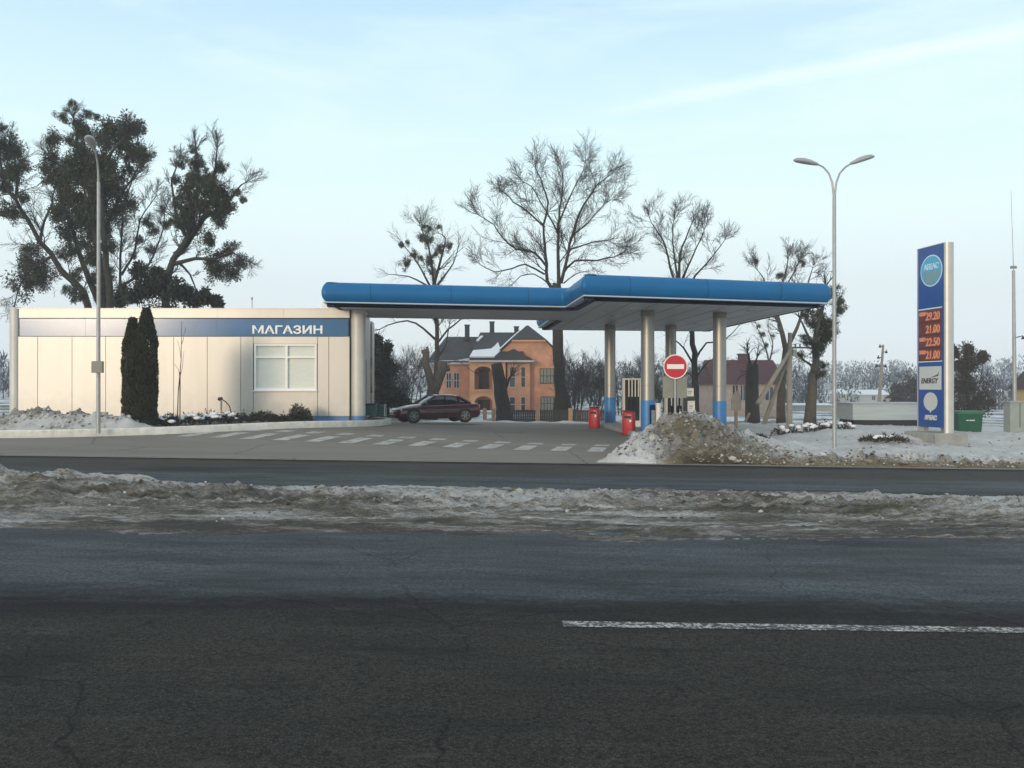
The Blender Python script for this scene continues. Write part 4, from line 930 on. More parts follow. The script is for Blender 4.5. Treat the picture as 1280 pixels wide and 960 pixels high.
class Tree:
    def __init__(s, name, px, py, Y, label, group=None, bark='bark', cat='tree', seed=1):
        s.Y = Y; s.rr = random.Random(seed); x = PX(px, Y); s.org = Vector((x, Y, land(x, Y))); s.root = empty(name, s.org, label, cat, group)
        s.tr = MB(); s.tw = MB(); s.bark = bark; s.k = 1.0
    def pt(s, px, py, dy=0.0): return P(px, py, s.Y + dy) - s.org
    def curve(s, pts, r0, r1, n=7, seg=0.5, mb=None, jit=0.028):
        q = [pts[0]]
        for i in range(len(pts) - 1):                   # Catmull-Rom
            a = pts[max(i - 1, 0)]; b = pts[i]; c = pts[i + 1]; d = pts[min(i + 2, len(pts) - 1)]; m = max(2, int((c - b).length / seg))
            for k in range(1, m + 1):
                t = k / m; q.append(0.5 * ((2 * b) + (c - a) * t + (2 * a - 5 * b + 4 * c - d) * t * t + (3 * b - a - 3 * c + d) * t ** 3) + Vector((s.rr.gauss(0, jit), s.rr.gauss(0, jit), s.rr.gauss(0, jit))) * (0.3 if i == 0 else 1))
        N = len(q); rad = [r0 + (r1 - r0) * (i / (N - 1)) ** 0.85 for i in range(N)]
        (mb or s.tr).tube(q, rad, n); return q, rad
    def limb(s, pts, r0, r1, sprout=0.0, L=2.0, lev=2, dy=0.0, start=0.25, dens=1.0, up=0.25):
        n = len(pts); v = [s.pt(p[0], p[1], dy * i / (n - 1) + (p[2] if len(p) > 2 else 0)) for i, p in enumerate(pts)]
        q, rad = s.curve(v, r0, r1)
        if sprout:
            N = len(q)
            for i in range(int(N * start), N):
                for _ in range(2):
                    if s.rr.random() < sprout * dens:
                        d = (q[i] - q[i - 1]).normalized(); s.branch(q[i], s.dev(d, R(s.rr.uniform(24, 58))), s.k * L * s.rr.uniform(.6, 1.25) * (1.15 - 0.35 * i / N), max(0.014, min(.05, rad[i] * 0.4)), lev, up)
            d = (q[-1] - q[-2]).normalized()
            for _ in range(3): s.branch(q[-1], s.dev(d, R(s.rr.uniform(5, 35))), s.k * L * s.rr.uniform(.6, .9), max(.016, r1 * .8), lev, up)
        return q
    def dev(s, d, a):
        t = d.cross(Vector((s.rr.gauss(0, 1), s.rr.gauss(0, 1), s.rr.gauss(0, 1)))).normalized(); return (d * math.cos(a) + t * math.sin(a)).normalized()
    def branch(s, p, d, L, r, lev, up=0.25):
        n = 5 if lev > 0 else 3; q = [p.copy()]; dd = d.copy(); pos = p.copy()
        for i in range(n):
            dd = (dd + Vector((s.rr.gauss(0, .10), s.rr.gauss(0, .10), s.rr.gauss(0, .09) + up * .22))).normalized(); pos = pos + dd * L / n; q.append(pos.copy())
        rm = 0.0062; s.tw.tube(q, [max(rm, r * (1 - .8 * i / n)) for i in range(n + 1)], 4 if r > .03 else 3, cap=False)
        if lev > 0:
            for i in range(1, n + 1):
                for _ in range(2 if lev > 1 else s.rr.choice((1, 2, 2))):
                    if s.rr.random() < .85: s.branch(q[i], s.dev((q[i] - q[i - 1]).normalized(), R(s.rr.uniform(20, 50))), L * s.rr.uniform(.42, .7), r * .5, lev - 1, up)
    def mist(s, lst, k=1.0, conv=lambda a, b, r: (a, b, r), spread=1.2):
        for a, b, r in lst:
            px, py, rp = conv(a, b, r); ball(s.rr.choice(MIST), 'mistletoe', s.root, s.pt(px, py, s.rr.uniform(-spread, spread)), rp / F * s.Y * 1.55 * k)
    def done(s):
        s.tr.build('trunk', M[s.bark], s.root, smooth=True, fix=False)
        if s.tw.v: s.tw.build('crown', M['twig'], s.root, fix=False)
        return s.root

zA = lambda a, b, r=0: (a / 3.2, 100 + b / 3.2, r / 3.2)
def L1(*pts): return [zA(a, b)[:2] for a, b in pts]
def trees_left():
    t = Tree('mistletoe_tree', 122, 523, 52, 'tallest tree behind the shop, its crown a dark mass of mistletoe', 'mistletoe trees', seed=3); t.k = .8
    t.limb(L1((415, 1355), (410, 900), (385, 620), (350, 420), (315, 270), (296, 160)), .42, .05, 0.31, 1.3, 2, 0, .5)
    t.limb(L1((425, 1000), (440, 880), (420, 700), (410, 500), (420, 330), (500, 230)), .26, .06, 0.38, 1.3, 2, -1.5, .4)
    t.limb(L1((400, 900), (340, 760), (300, 640), (250, 480), (200, 300)), .2, .04, 0.38, 1.3, 2, 1.5, .4)
    t.limb(L1((420, 600), (470, 480), (520, 400), (560, 340)), .12, .03, 0.50, 1.5, 2, 1, .3)
    t.mist([(310, 850, 40), (450, 780, 30), (430, 860, 40), (360, 720, 35), (250, 700, 25), (270, 840, 22), (292, 95, 18), (245, 140, 25), (300, 165, 35), (350, 140, 20), (385, 150, 15), (215, 238, 42), (270, 235, 25), (330, 210, 45), (400, 220, 50), (460, 215, 60), (520, 190, 55), (545, 200, 35), (490, 250, 45), (540, 290, 45), (580, 300, 32), (520, 310, 35), (195, 320, 35), (205, 370, 48), (250, 390, 55), (320, 300, 60), (400, 300, 55), (330, 400, 70), (420, 350, 55), (420, 420, 70), (480, 490, 50), (350, 480, 60), (270, 470, 50), (240, 540, 50), (440, 540, 50), (505, 365, 32), (290, 560, 55), (260, 620, 40), (290, 680, 40), (380, 600, 60), (390, 700, 50), (440, 660, 35), (400, 800, 45), (300, 350, 55), (380, 370, 60), (460, 430, 50), (400, 500, 60), (340, 540, 55), (340, 650, 35), (320, 780, 30)], 1, zA); t.done()
    t = Tree('mistletoe_tree', 108, 523, 54, 'mistletoe tree at the left edge with a long bare limb leaning left', 'mistletoe trees', seed=4)
    t.limb(L1((370, 1340), (350, 900), (240, 760), (200, 690), (155, 640), (110, 560), (60, 480), (20, 420), (0, 300)), .34, .06, 0.44, 1.7, 2, 0, .45)
    t.limb(L1((160, 640), (175, 570), (205, 500), (215, 440)), .1, .03, 0.60, 1.3, 2, 1, .1); t.limb(L1((60, 480), (70, 380), (45, 260)), .12, .04, 0.50, 1.3, 2, 1, .2)
    t.limb(L1((215, 700), (150, 740), (90, 800), (60, 880)), .1, .03, 0.50, 1.3, 2, -1, .2); t.limb(L1((30, 540), (-60, 520), (-120, 420), (-150, 300)), .14, .04, 0.50, 1.7, 2, 0, .2)
    t.mist([(10, 190, 20), (40, 260, 45), (60, 290, 35), (20, 300, 40), (70, 370, 45), (35, 380, 35), (20, 430, 30), (90, 470, 25), (60, 540, 30), (130, 690, 40), (110, 740, 45), (160, 760, 50), (120, 800, 55), (170, 800, 40), (60, 830, 18), (100, 345, 25), (20, 520, 30), (-30, 250, 45), (-40, 380, 50)], 1, zA); t.done()
    t = Tree('mistletoe_tree', 209, 523, 51, 'mistletoe tree leaning right behind the middle of the shop', 'mistletoe trees', seed=5); t.k = .5
    t.limb(L1((650, 1350), (660, 900), (672, 800), (692, 720), (740, 640), (770, 560), (790, 400), (780, 280)), .40, .05, 0.38, 2.0, 2, 0, .45)
    t.limb(L1((700, 700), (745, 660), (830, 510), (860, 370), (865, 280)), .2, .04, 0.60, 2.1, 2, 1.2, .3); t.limb(L1((700, 735), (780, 715), (860, 715), (930, 690), (980, 720)), .13, .03, 0.60, 1.4, 2, -1, .3)
    t.limb(L1((800, 560), (900, 500), (945, 440), (975, 410)), .12, .03, 0.60, 2.1, 2, -1, .2); t.limb(L1((715, 730), (760, 780), (790, 860)), .08, .03, 0.60, 1.1, 2, 1, .2)
    t.limb(L1((740, 620), (700, 520), (690, 400), (720, 320)), .12, .03, 0.50, 1.5, 2, .5, .2)
    t.mist([(775, 275, 18), (790, 330, 38), (720, 330, 25), (880, 350, 32), (700, 400, 25), (760, 400, 35), (770, 450, 50), (830, 440, 50), (880, 460, 55), (900, 500, 45), (870, 530, 40), (760, 520, 50), (770, 580, 50), (720, 500, 30), (715, 560, 30), (940, 450, 22), (970, 480, 18), (830, 640, 40), (880, 570, 30), (920, 680, 30), (880, 730, 45), (860, 770, 40), (970, 730, 30), (930, 770, 40), (830, 390, 40), (800, 500, 35)], 1, zA); t.done()
    t = Tree('bare_tree', 150, 523, 56, 'slim bare tree with a few mistletoe balls between the big mistletoe trees', 'bare trees', seed=6); t.k = .5
    t.limb(L1((480, 1340), (480, 820), (485, 640), (500, 480), (540, 380)), .16, .03, 0.60, 2.0, 2, 0, .4); t.limb(L1((485, 780), (540, 680), (560, 560), (620, 470)), .09, .025, 0.60, 1.9, 2, 1, .2)
    t.limb(L1((490, 820), (580, 760), (640, 640), (660, 520)), .09, .025, 0.60, 1.8, 2, -1, .2)
    t.mist([(580, 560, 25), (600, 600, 25), (560, 640, 22), (600, 680, 22), (650, 520, 15), (660, 580, 20), (690, 570, 18), (530, 700, 15)], 1, zA); t.done()
trees_left()
def leafy(name, m, spots, Y, label, cat, group=None, base=None, n=700, size=0.09, dep=0.6, stems=True, seed=3):
    """bush: a few leaf clumps (px, py, radius px, squash) merged into ONE crown mesh plus stems"""
    rr = random.Random(seed); px0 = sum(s_[0] for s_ in spots) / len(spots); x = PX(px0, Y); zb = base if base is not None else land(x, Y)
    org = Vector((x, Y, zb)); r = empty(name, org, label, cat, group); mb = MB(); st = MB()
    for (px, py, rp, sq) in spots:
        c = P(px, py, Y) - org; c.y += rr.uniform(-dep, dep); rad = rp / F * Y * 1.3
        me = leaf_ball('tmp', m, int(n * 1.5), size / rad, rr.randint(0, 9999), sq)
        mb.add([c + v.co * rad for v in me.vertices], [tuple(p.vertices) for p in me.polygons]); bpy.data.meshes.remove(me)
        if stems: st.tube([(c.x * .3, 0, -0.1), (c.x * .7, c.y * .5, max(0.02, c.z * .5)), c], [0.05, 0.03, 0.012], 5)
    mb.build('foliage', m, r, fix=False)
    if stems: st.build('stem', M['bark'], r, fix=False)
    return r
leafy('evergreen_bush', M['conifer'], [(175, 340, 11, 1), (187, 356, 19, 1), (206, 362, 19, 1), (225, 369, 19, 1), (238, 372, 16, 1), (175, 369, 16, 1), (200, 344, 9, 1), (150, 369, 12, 1), (272, 378, 9, 1), (259, 372, 9, 1), (200, 400, 30, 1), (240, 410, 26, 1)], 47, 'dark evergreen bush rising just above the shop roof', 'bush', n=800)

zB = lambda a, b: (460 + a / 3.556, 160 + b / 3.556)
zC = lambda a, b: (780 + a / 3.2, 160 + b / 3.2)
zD = lambda a, b, r=0: (900 + a / 4.365, 380 + b / 4.365, r / 4.365)
def trees_mid():
    t = Tree('bare_tree', 697, 526, 55, 'largest bare tree, tall and spreading above the canopy joint', 'bare trees', bark='bark', seed=11); t.k = .9
    B = lambda *p: [zB(a, b) for a, b in p]
    t.curve([t.pt(703, 530), t.pt(702, 500), t.pt(699, 460), t.pt(697, 410), t.pt(696, 365), *[t.pt(*zB(838, 700))]], .40, .27, 9); t.curve([t.pt(704, 529), t.pt(710, 512), t.pt(706, 490)], .32, .2, 8); t.curve([t.pt(698, 529), t.pt(696, 512), t.pt(699, 490)], .32, .2, 8)
    K = dict(lev=2, dens=1.0)
    t.limb(B((850, 720), (845, 560), (850, 400), (862, 280), (866, 200)), 0.137, .03, .5, 1.7, start=0.15, **K)
    t.limb(B((858, 690), (890, 560), (920, 430), (960, 340), (1020, 260), (1065, 220)), 0.115, .03, .5, 1.6, dy=-1.5, start=0.12, **K)
    t.limb(B((835, 730), (797, 680), (790, 560), (782, 430), (800, 330), (770, 230), (745, 180)), 0.122, .03, .5, 1.6, dy=1.5, start=0.15, **K)
    t.limb(B((790, 610), (740, 555), (660, 540), (600, 490), (560, 430), (490, 385)), 0.079, .025, .55, 1.5, dy=1.0, start=0.15, **K)
    t.limb(B((785, 650), (700, 605), (640, 620), (560, 640), (500, 605)), 0.061, .025, .5, 1.3, dy=-1.5, start=0.17, **K)
    t.limb(B((785, 440), (720, 380), (650, 330), (610, 290), (585, 275)), 0.065, .025, .55, 1.5, dy=2, start=0.12, **K)
    t.limb(B((865, 650), (920, 590), (1020, 590), (1090, 570), (1140, 550)), 0.079, .025, .55, 1.3, dy=1, start=0.15, **K)
    t.limb(B((895, 540), (960, 520), (1030, 500), (1090, 510)), 0.058, .02, .55, 1.3, dy=-2, start=0.10, **K)
    t.limb(B((800, 690), (740, 650), (680, 660), (645, 690)), 0.043, .02, .3, 1.0, dy=1, start=0.15, lev=1)
    t.limb(B((870, 690), (925, 650), (960, 640)), 0.043, .02, .3, 1.0, dy=-1, start=0.15, lev=1)
    t.limb(B((848, 480), (810, 400), (725, 260), (680, 235)), 0.058, .02, .55, 1.5, dy=-2.5, start=0.12, **K)
    t.limb(B((850, 420), (900, 300), (945, 210), (965, 160)), 0.065, .02, .55, 1.5, dy=2.5, start=0.12, **K)
    t.limb(B((905, 480), (980, 420), (1050, 340), (1080, 320)), 0.058, .02, .55, 1.5, dy=-3, start=0.12, **K)
    t.done()
    t = Tree('mistletoe_tree', 540, 526, 60, 'bare tree dotted with small mistletoe balls above the left canopy arm', 'mistletoe trees', seed=12); t.k = .85
    t.limb([(546, 530), (545, 470), (546, 410), zB(290, 690), zB(278, 580), zB(255, 490), zB(238, 450)], .26, .03, .5, 1.5, 2, 0, .5); t.limb([zB(292, 700), zB(330, 560), zB(345, 490), zB(320, 470)], .12, .02, .5, 1.5, 1, 1.5, .2)
    t.limb([zB(285, 720), zB(220, 600), zB(150, 510)], .09, .02, .5, 1.5, 1, -1.5, .2); t.limb([zB(300, 710), zB(380, 600), zB(400, 530)], .09, .02, .5, 1.5, 1, 1, .2); t.limb([zB(280, 710), zB(180, 660), zB(90, 650)], .08, .02, .5, 1.4, 1, 1, .2)
    t.limb([(545, 425), (520, 404), (497, 402), (475, 411)], .09, .03, .4, 1.2, 1, -1, .2); t.limb([(546, 430), (560, 412), (575, 400), (590, 380)], .08, .03, .4, 1.2, 1, 1, .2); t.limb([(545, 450), (558, 430), (562, 405)], .07, .03, .4, 1.2, 1, 1, .2)
    t.mist([(170, 600, 18), (175, 510, 10), (150, 520, 12), (240, 485, 15), (245, 440, 10), (205, 560, 14), (270, 500, 18), (280, 590, 20), (330, 540, 18), (360, 525, 15), (320, 440, 10), (290, 640, 15), (230, 580, 12), (265, 450, 12), (300, 560, 10)], 1, lambda a, b, r: (*zB(a, b), r / 3.556 * 1.35)); t.done()
    t = Tree('bare_tree', 868, 528, 54, 'bushy bare tree behind the canopy with upright fanned branches', 'bare trees', seed=13); t.k = .85
    K_ = lambda *p: [zC(a, b) for a, b in p]
    t.limb(K_((288, 1180), (284, 1000), (282, 900), (260, 780), (222, 640), (225, 510), (245, 450), (265, 390)), 0.259, .03, .5, 1.5, 2, 0, .6)
    t.limb(K_((230, 700), (185, 560), (150, 440), (118, 400), (104, 360)), 0.101, .02, .42, 1.4, 2, 1.5, .4); t.limb(K_((222, 640), (200, 500), (195, 430), (198, 370)), 0.086, .02, .42, 1.4, 2, -1.5, .35)
    t.limb(K_((240, 690), (285, 590), (335, 540), (400, 450)), 0.094, .02, .42, 1.4, 2, 1, .35); t.limb(K_((235, 600), (290, 480), (322, 410)), 0.072, .02, .5, 1.4, 2, -2, .3)
    t.limb(K_((284, 930), (330, 860), (400, 850), (460, 790)), 0.072, .02, .4, 1.2, 1, 1, .3); t.limb(K_((284, 960), (240, 880), (200, 850), (170, 800)), 0.072, .02, .4, 1.2, 1, -1, .3); t.limb(K_((286, 1010), (230, 960), (180, 960)), 0.050, .02, .4, 1, 1, 1, .3); t.limb(K_((286, 1000), (340, 930), (380, 930)), 0.050, .02, .4, 1, 1, -1, .3)
    t.done()
    t = Tree('bare_tree', 978, 528, 50, 'forked bare tree behind the braced pole, tips above the canopy roof', 'bare trees', bark='bark_pale', seed=14); t.k = .85
    t.limb([(976, 530), (977, 480), (982, 435), (974, 405), (970, 380), (980, 350), (985, 325)], .28, .03, .34, 1.2, 2, 0, .5); t.limb([(982, 440), (996, 410), (1004, 380), (1010, 350), (1018, 335)], .14, .02, .36, 1.2, 2, 1, .4)
    t.limb([(977, 410), (962, 380), (955, 350), (948, 338)], .08, .02, .36, 1.2, 2, -1, .3); t.limb([(975, 370), (990, 345), (1000, 325)], .06, .02, .36, 1.2, 2, 1.5, .2)
    t.mist([(945, 327, 4), (976, 345, 5), (1003, 330, 4)], 1); t.done()
    t = Tree('mistletoe_tree', 1016, 528, 47, 'mistletoe tree with ragged dark clumps beside the canopy right end', 'mistletoe trees', bark='bark_pale', seed=15)
    t.limb([(1012, 530), (1015, 490), (1020, 455), (1019, 425), (1026, 395), (1032, 360)], .34, .06, .3, 1.0, 1, 0, .5); t.limb([(1016, 458), (1005, 450), (995, 442)], .08, .03, .3, .8, 1, 1, .3); t.limb([(1020, 440), (1008, 415), (1000, 398)], .1, .03, .4, 1, 1, -1, .3); t.limb([(1022, 430), (1036, 410), (1048, 380)], .1, .03, .4, 1, 1, 1, .3)
    t.mist([(540, 60, 40), (560, 120, 50), (600, 90, 40), (500, 110, 40), (540, 200, 55), (580, 180, 45), (480, 60, 30), (520, 250, 45), (450, 180, 20), (440, 280, 25), (570, 330, 20), (480, 210, 25), (650, 20, 35), (660, 40, 20), (610, 150, 30), (545, 330, 20), (545, 380, 35), (560, -20, 50), (620, -60, 40), (660, -10, 30)], 1, zD, .6); t.done()
    t = Tree('bare_tree', 958, 527, 88, 'small twiggy tree with dark tufts behind the maroon roofed house', 'bare trees', seed=16)
    t.limb([(962, 527), (962, 480), (961, 450), (954, 428), (945, 405)], .2, .03, .5, 1.8, 1, 0, .5); t.limb([(961, 455), (966, 430), (960, 410)], .1, .03, .5, 1.6, 1, 1, .3)
    t.mist([(952, 418, 4), (958, 432, 4), (966, 420, 3), (948, 408, 3)], 1); t.done()
    # cut-back trunks
    t = Tree('pollard_stump', 546, 526, 56, 'lopped forked trunk left of the orange house', 'lopped trunks', bark='bark_pale', seed=17)
    t.limb([(540, 530), (539, 500), (540, 482), (533, 455), (530, 436)], .42, .16, 0, 1); t.limb([(541, 492), (549, 472), (553, 452)], .34, .3); t.limb([(550, 470), (556, 462), (561, 460)], .22, .16); t.limb([(533, 460), (535, 445), (534, 434)], .14, .08)
    t.limb([(552, 460), (570, 450), (590, 465)], .03, .02, .3, 1.0, 1); t.done()
    t = Tree('pollard_stump', 628, 526, 54, 'thick lopped trunk in front of the orange house porch', 'lopped trunks', bark='bark', seed=18)
    t.limb([(633, 531), (629, 505), (625, 480), (622, 455)], .52, .34, 0, 1); t.limb([(627, 495), (634, 480), (638, 472)], .14, .05, .5, .9, 1); t.done()
    t = Tree('pollard_stump', 940, 527, 55, 'dark lopped trunk in front of the maroon roofed house', 'lopped trunks', bark='bark', seed=19)
    t.limb([(941, 531), (940, 500), (940, 470), (940, 455)], .46, .34, 0, 1); t.limb([(940, 462), (936, 448), (935, 440)], .1, .05, .5, .8, 1); t.limb([(941, 462), (946, 448)], .1, .05, .5, .8, 1); t.done()
    # brushy background saplings between the columns and beside the shop
    for i, (px, Y, h, lab) in enumerate(((720, 62, 78, 'bare shrub beside the big trunk right of the orange house'), (745, 66, 60, 'bare shrub behind the fence left of the back left canopy column'), (775, 70, 70, 'bare shrub between the two left canopy columns'), (823, 72, 75, 'bare shrub behind the no entry sign'), (512, 66, 80, 'bare shrub left of the lopped forked trunk'), (497, 70, 70, 'bare shrub between the dark conifer and the forked trunk'))):
        t = Tree('bare_shrub', px, 524, Y, lab, 'bare shrubs behind the fence', cat='shrub', seed=30 + i)
        for k in range(4):
            a = px + (k - 1.5) * 3; t.limb([(a, 526), (a + (k - 1.5) * 3, 526 - h * .4), (a + (k - 1.5) * 9 + t.rr.uniform(-3, 3), 526 - h * t.rr.uniform(.6, .85))], .06, .015, .5, 1.5, 2, t.rr.uniform(-1.5, 1.5), .15)
        t.done()
trees_mid()
leafy('dark_conifer', M['conifer'], [(478, 500, 16, 1), (482, 480, 17, 1), (476, 462, 14, 1), (474, 445, 12, 1), (470, 430, 9, 1.2), (492, 495, 16, 1), (505, 505, 12, 1), (488, 462, 11, 1), (484, 436, 7, 1.3), (470, 510, 14, 1), (520, 512, 9, 1)], 57, 'dark green conifer thicket right of the shop behind the car', 'conifer', n=900, size=.10, seed=8)
leafy('dark_bush', M['dry_shrub'], [(1208, 438, 13, 1), (1200, 455, 16, 1), (1214, 462, 17, 1), (1200, 482, 18, 1), (1222, 485, 16, 1), (1208, 508, 20, 1), (1228, 506, 15, 1), (1192, 520, 14, 1), (1196, 440, 8, 1), (1226, 447, 7, 1)], 60, 'big dark bush behind the price sign and green container', 'bush', n=800, size=.085, seed=9)
leafy('dark_bush', M['dry_shrub'], [(1125, 487, 13, .8), (1140, 480, 14, .9), (1152, 492, 15, 1), (1118, 500, 12, .8), (1136, 500, 15, .8)], 105, 'grey bush far behind the sheet metal container', 'bush', n=500, size=.16, seed=10)

# thujas and bed planting
def thuja():
    Yt = 30.6; x = PX(174, Yt); zb = BED(x, Yt); r = empty('thuja', (x, Yt, zb), 'pair of dark columnar thujas grown together before the shop wall', 'conifer'); rr = random.Random(5); mb = MB()
    for (px, top, rad, dy) in ((183, 387, 0.33, 0.0), (164.5, 399, 0.31, 0.1), (174, 425, 0.37, -0.1)):
        h = PZ(top, Yt) - zb; cx = PX(px, Yt) - x
        for _ in range(14000):
            t = rr.random(); z = 0.05 + t * (h - 0.05); R_ = rad * (1 - max(0, t - .62) ** 1.9 * 5.4) * (0.97 + .035 * math.sin(z * 7 + px)) * (0.86 + .14 * sm(0, .1, t)) + 0.01
            a = rr.uniform(0, 6.283); q = R_ * (1 - .45 * rr.random() ** 2.2) * (1 + .06 * math.sin(a * 5 + z * 4)); c = Vector((cx + q * math.cos(a), dy + q * math.sin(a), z))
            d = (Vector((math.cos(a), math.sin(a), 0)) * .5 + Vector((rr.gauss(0, .25), rr.gauss(0, .25), 1))).normalized(); s_ = d.cross(Vector((rr.gauss(0, 1), rr.gauss(0, 1), 0))).normalized(); L = rr.uniform(.06, .13); w = L * .4
            mb.add([c, c + d * L * .5 + s_ * w * .5, c + d * L, c + d * L * .5 - s_ * w * .5], [(0, 1, 2, 3)])
    mb.build('foliage', M['thuja'], r, fix=False)
    st = MB()
    for px in (184, 164.5): st.tube([(PX(px, Yt) - x, 0, -.1), (PX(px, Yt) - x, 0, 2.6)], [.07, .03], 6)
    st.build('trunk', M['bark'], r)
thuja()
def low_bush(px, py, w, h, Y, label, m, snow=0, n=900, seed=1, cat='bush', group=None, base=None):
    rr = random.Random(seed); x = PX(px, Y); zb = base if base is not None else BED(x, Y); r = empty('low_bush', (x, Y, zb), label, cat, group); mb = MB(); st = MB()
    W, H = w / F * Y / 2, h / F * Y
    for _ in range(n):
        a = rr.uniform(0, 6.283); q = math.sqrt(rr.random()); top = H * (1 - q ** 2) ** .5 * (.75 + .5 * (noise.noise(Vector((math.cos(a) * q * 3, math.sin(a) * q * 3, seed * 3.1))) + .3)); c = Vector((W * q * math.cos(a), W * .6 * q * math.sin(a), max(.02, top * rr.uniform(.2, 1.0))))
        d = (Vector((math.cos(a) * q, math.sin(a) * q, .7)) + Vector((rr.gauss(0, .5), rr.gauss(0, .5), rr.gauss(0, .3)))).normalized(); s_ = d.cross(Vector((rr.gauss(0, 1), rr.gauss(0, 1), rr.gauss(0, 1)))).normalized(); L = rr.uniform(.06, .15); wd = L * .32
        mb.add([c, c + d * L * .5 + s_ * wd * .5, c + d * L, c + d * L * .5 - s_ * wd * .5], [(0, 1, 2, 3)])
    mb.build('foliage', m, r, fix=False)
    for _ in range(10):
        a = rr.uniform(0, 6.283); st.tube([(0, 0, -.03), (W * .4 * math.cos(a), W * .25 * math.sin(a), H * .5), (W * .8 * math.cos(a), W * .5 * math.sin(a), H * .8)], [.015, .01, .005], 4)
    st.build('stem', M['bark'], r)
    if snow:
        sb = MB()
        for _ in range(snow):
            cx, cy = rr.uniform(-.8, .8) * W, rr.uniform(-.5, .1) * W; rad = rr.uniform(.05, .13); hz = H * math.sqrt(max(.05, 1 - (cx / W) ** 2)) * rr.uniform(.6, .95)
            rings = []
            for zz, s_ in ((-.5, .55), (-.2, .95), (.15, 1.0), (.5, .65), (.65, .2)): rings.append([(cx + rad * s_ * math.cos(t) * (1 + .25 * rr.uniform(-1, 1)), cy + rad * s_ * math.sin(t), hz + rad * .8 * zz) for t in [2 * math.pi * k / 8 for k in range(8)]])
            sb.loft(rings)
        sb.build('snow', M['snow'], r, smooth=True)
    return r
def bed_plants():
    J, D = M['juniper'], M['dry_shrub']; G = 'low bushes in the bed along the shop'
    low_bush(207, 533, 30, 13, 31.0, 'low dark bush right beside the thujas', J, 5, 700, 1, group=G); low_bush(213, 0, 24, 14, 31.5, 'low dark bush at the foot of the staked sapling', J, 0, 700, 2, group=G)
    low_bush(240, 0, 34, 15, 31.7, 'snow capped bush right of the staked sapling', D, 22, 500, 3, group=G); low_bush(262, 0, 36, 15, 32.3, 'snow capped bush below the small curved garden lamp', D, 22, 500, 4, group=G); low_bush(286, 0, 26, 15, 32.8, 'snow capped bush with a bare twiggy right side', D, 14, 500, 5, group=G)
    low_bush(301, 0, 20, 14, 33.2, 'small twiggy bush right of the snow capped bushes', D, 0, 300, 6, group=G)
    low_bush(328, 0, 36, 15, 33.6, 'flat spreading juniper left of the tallest juniper', J, 0, 1100, 7, group=G); low_bush(352, 0, 30, 10, 33.8, 'lowest juniper between its two taller neighbours', J, 0, 700, 8, group=G)
    low_bush(374, 0, 30, 23, 34.2, 'tallest juniper, below the right half of the shop window', J, 0, 1500, 9, group=G)
    # staked sapling
    Y = 31.2; x = PX(223, Y); zb = BED(x, Y); t = Tree('staked_sapling', 223, 0, Y, 'thin bare sapling tied to a stake before the shop wall', 'bare trees', cat='sapling', bark='bark_pale', seed=21)
    t.root.location = (x, Y, zb); t.org = Vector((x, Y, zb)); t.limb([(221, 528), (223, 490), (226, 450), (228, 402)], .022, .008); 
    for (p, q) in (((225, 470), (230, 440)), ((226, 455), (222, 425)), ((227, 430), (231, 408)), ((225, 480), (221, 455))): t.limb([p, ((p[0] + q[0]) / 2 + 1, (p[1] + q[1]) / 2), q], .010, .005)
    t.done(); mb = MB(); mb.tube([t.pt(225, 528, .05), t.pt(225, 465, .05)], .022, 6); mb.build('stake', M['wood_pale'], t.root)
    # little curved garden lamp
    Y = 32.6; x = PX(290, Y); zb = BED(x, Y); r = empty('garden_lamp', (x, Y, zb), 'small curved garden lamp hanging over the snow capped bushes', 'garden lamp')
    q = [P(a, b, Y) - Vector((x, Y, zb)) for a, b in ((289.5, 530), (289, 516), (287, 508), (282, 502), (277, 499))]; mb = MB(); mb.tube(q, .02, 6); mb.build('stem', M['wood_dark'], r, smooth=True)
    mb = MB(); e = q[-1]; mb.tube([e + Vector((.03, 0, .03)), e + Vector((-.1, 0, 0)), e + Vector((-.13, 0, -.02))], [.05, .07, .03], 8); mb.build('lamp_head', M['wood_dark'], r, smooth=40)
    mb = MB(); mb.tube([e + Vector((-.01, 0, -.05)), e + Vector((-.01, 0, -.42))], .035, 8); mb.build('glass_tube', M['sign_back'], r, smooth=40)
bed_plants()
def bank_plants():
    B_ = lambda x, y: g(x, y) + bank_h(x, y); G = 'shrubs poking out of the snow bank'
    def at(px, Y): return B_(PX(px, Y), Y) - .05
    low_bush(912, 0, 30, 9, 29.0, 'dark matted shrub in the snow right of the ploughed heap', M['juniper'], 0, 500, 11, group=G, base=at(912, 29)); low_bush(945, 0, 34, 9, 28.2, 'dark matted shrub in the snow left of the twiggy hedge', M['juniper'], 0, 700, 12, group=G, base=at(945, 28.2))
    low_bush(1105, 0, 60, 9, 28.4, 'dark flattened shrub in the snow left of the price sign', M['juniper'], 6, 700, 13, group=G, base=at(1105, 28.4))
    for i, px in enumerate((975, 992, 1010, 1026, 1038, 1057)):
        lab = ('leftmost twiggy snow dusted bush of the hedge in front of the braced pole', 'second twiggy bush of the hedge, below the braced pole', 'third twiggy bush of the hedge, in front of the mistletoe trunk', 'fourth twiggy bush of the hedge, just left of the lamp post', 'twiggy bush behind the foot of the right lamp post', 'last twiggy bush, right of the lamp post')[i]
        low_bush(px, 0, 22, 13, 34.5, lab, M['dry_shrub'], 6, 160, 20 + i, group=G, base=at(px, 34.5))
bank_plants()

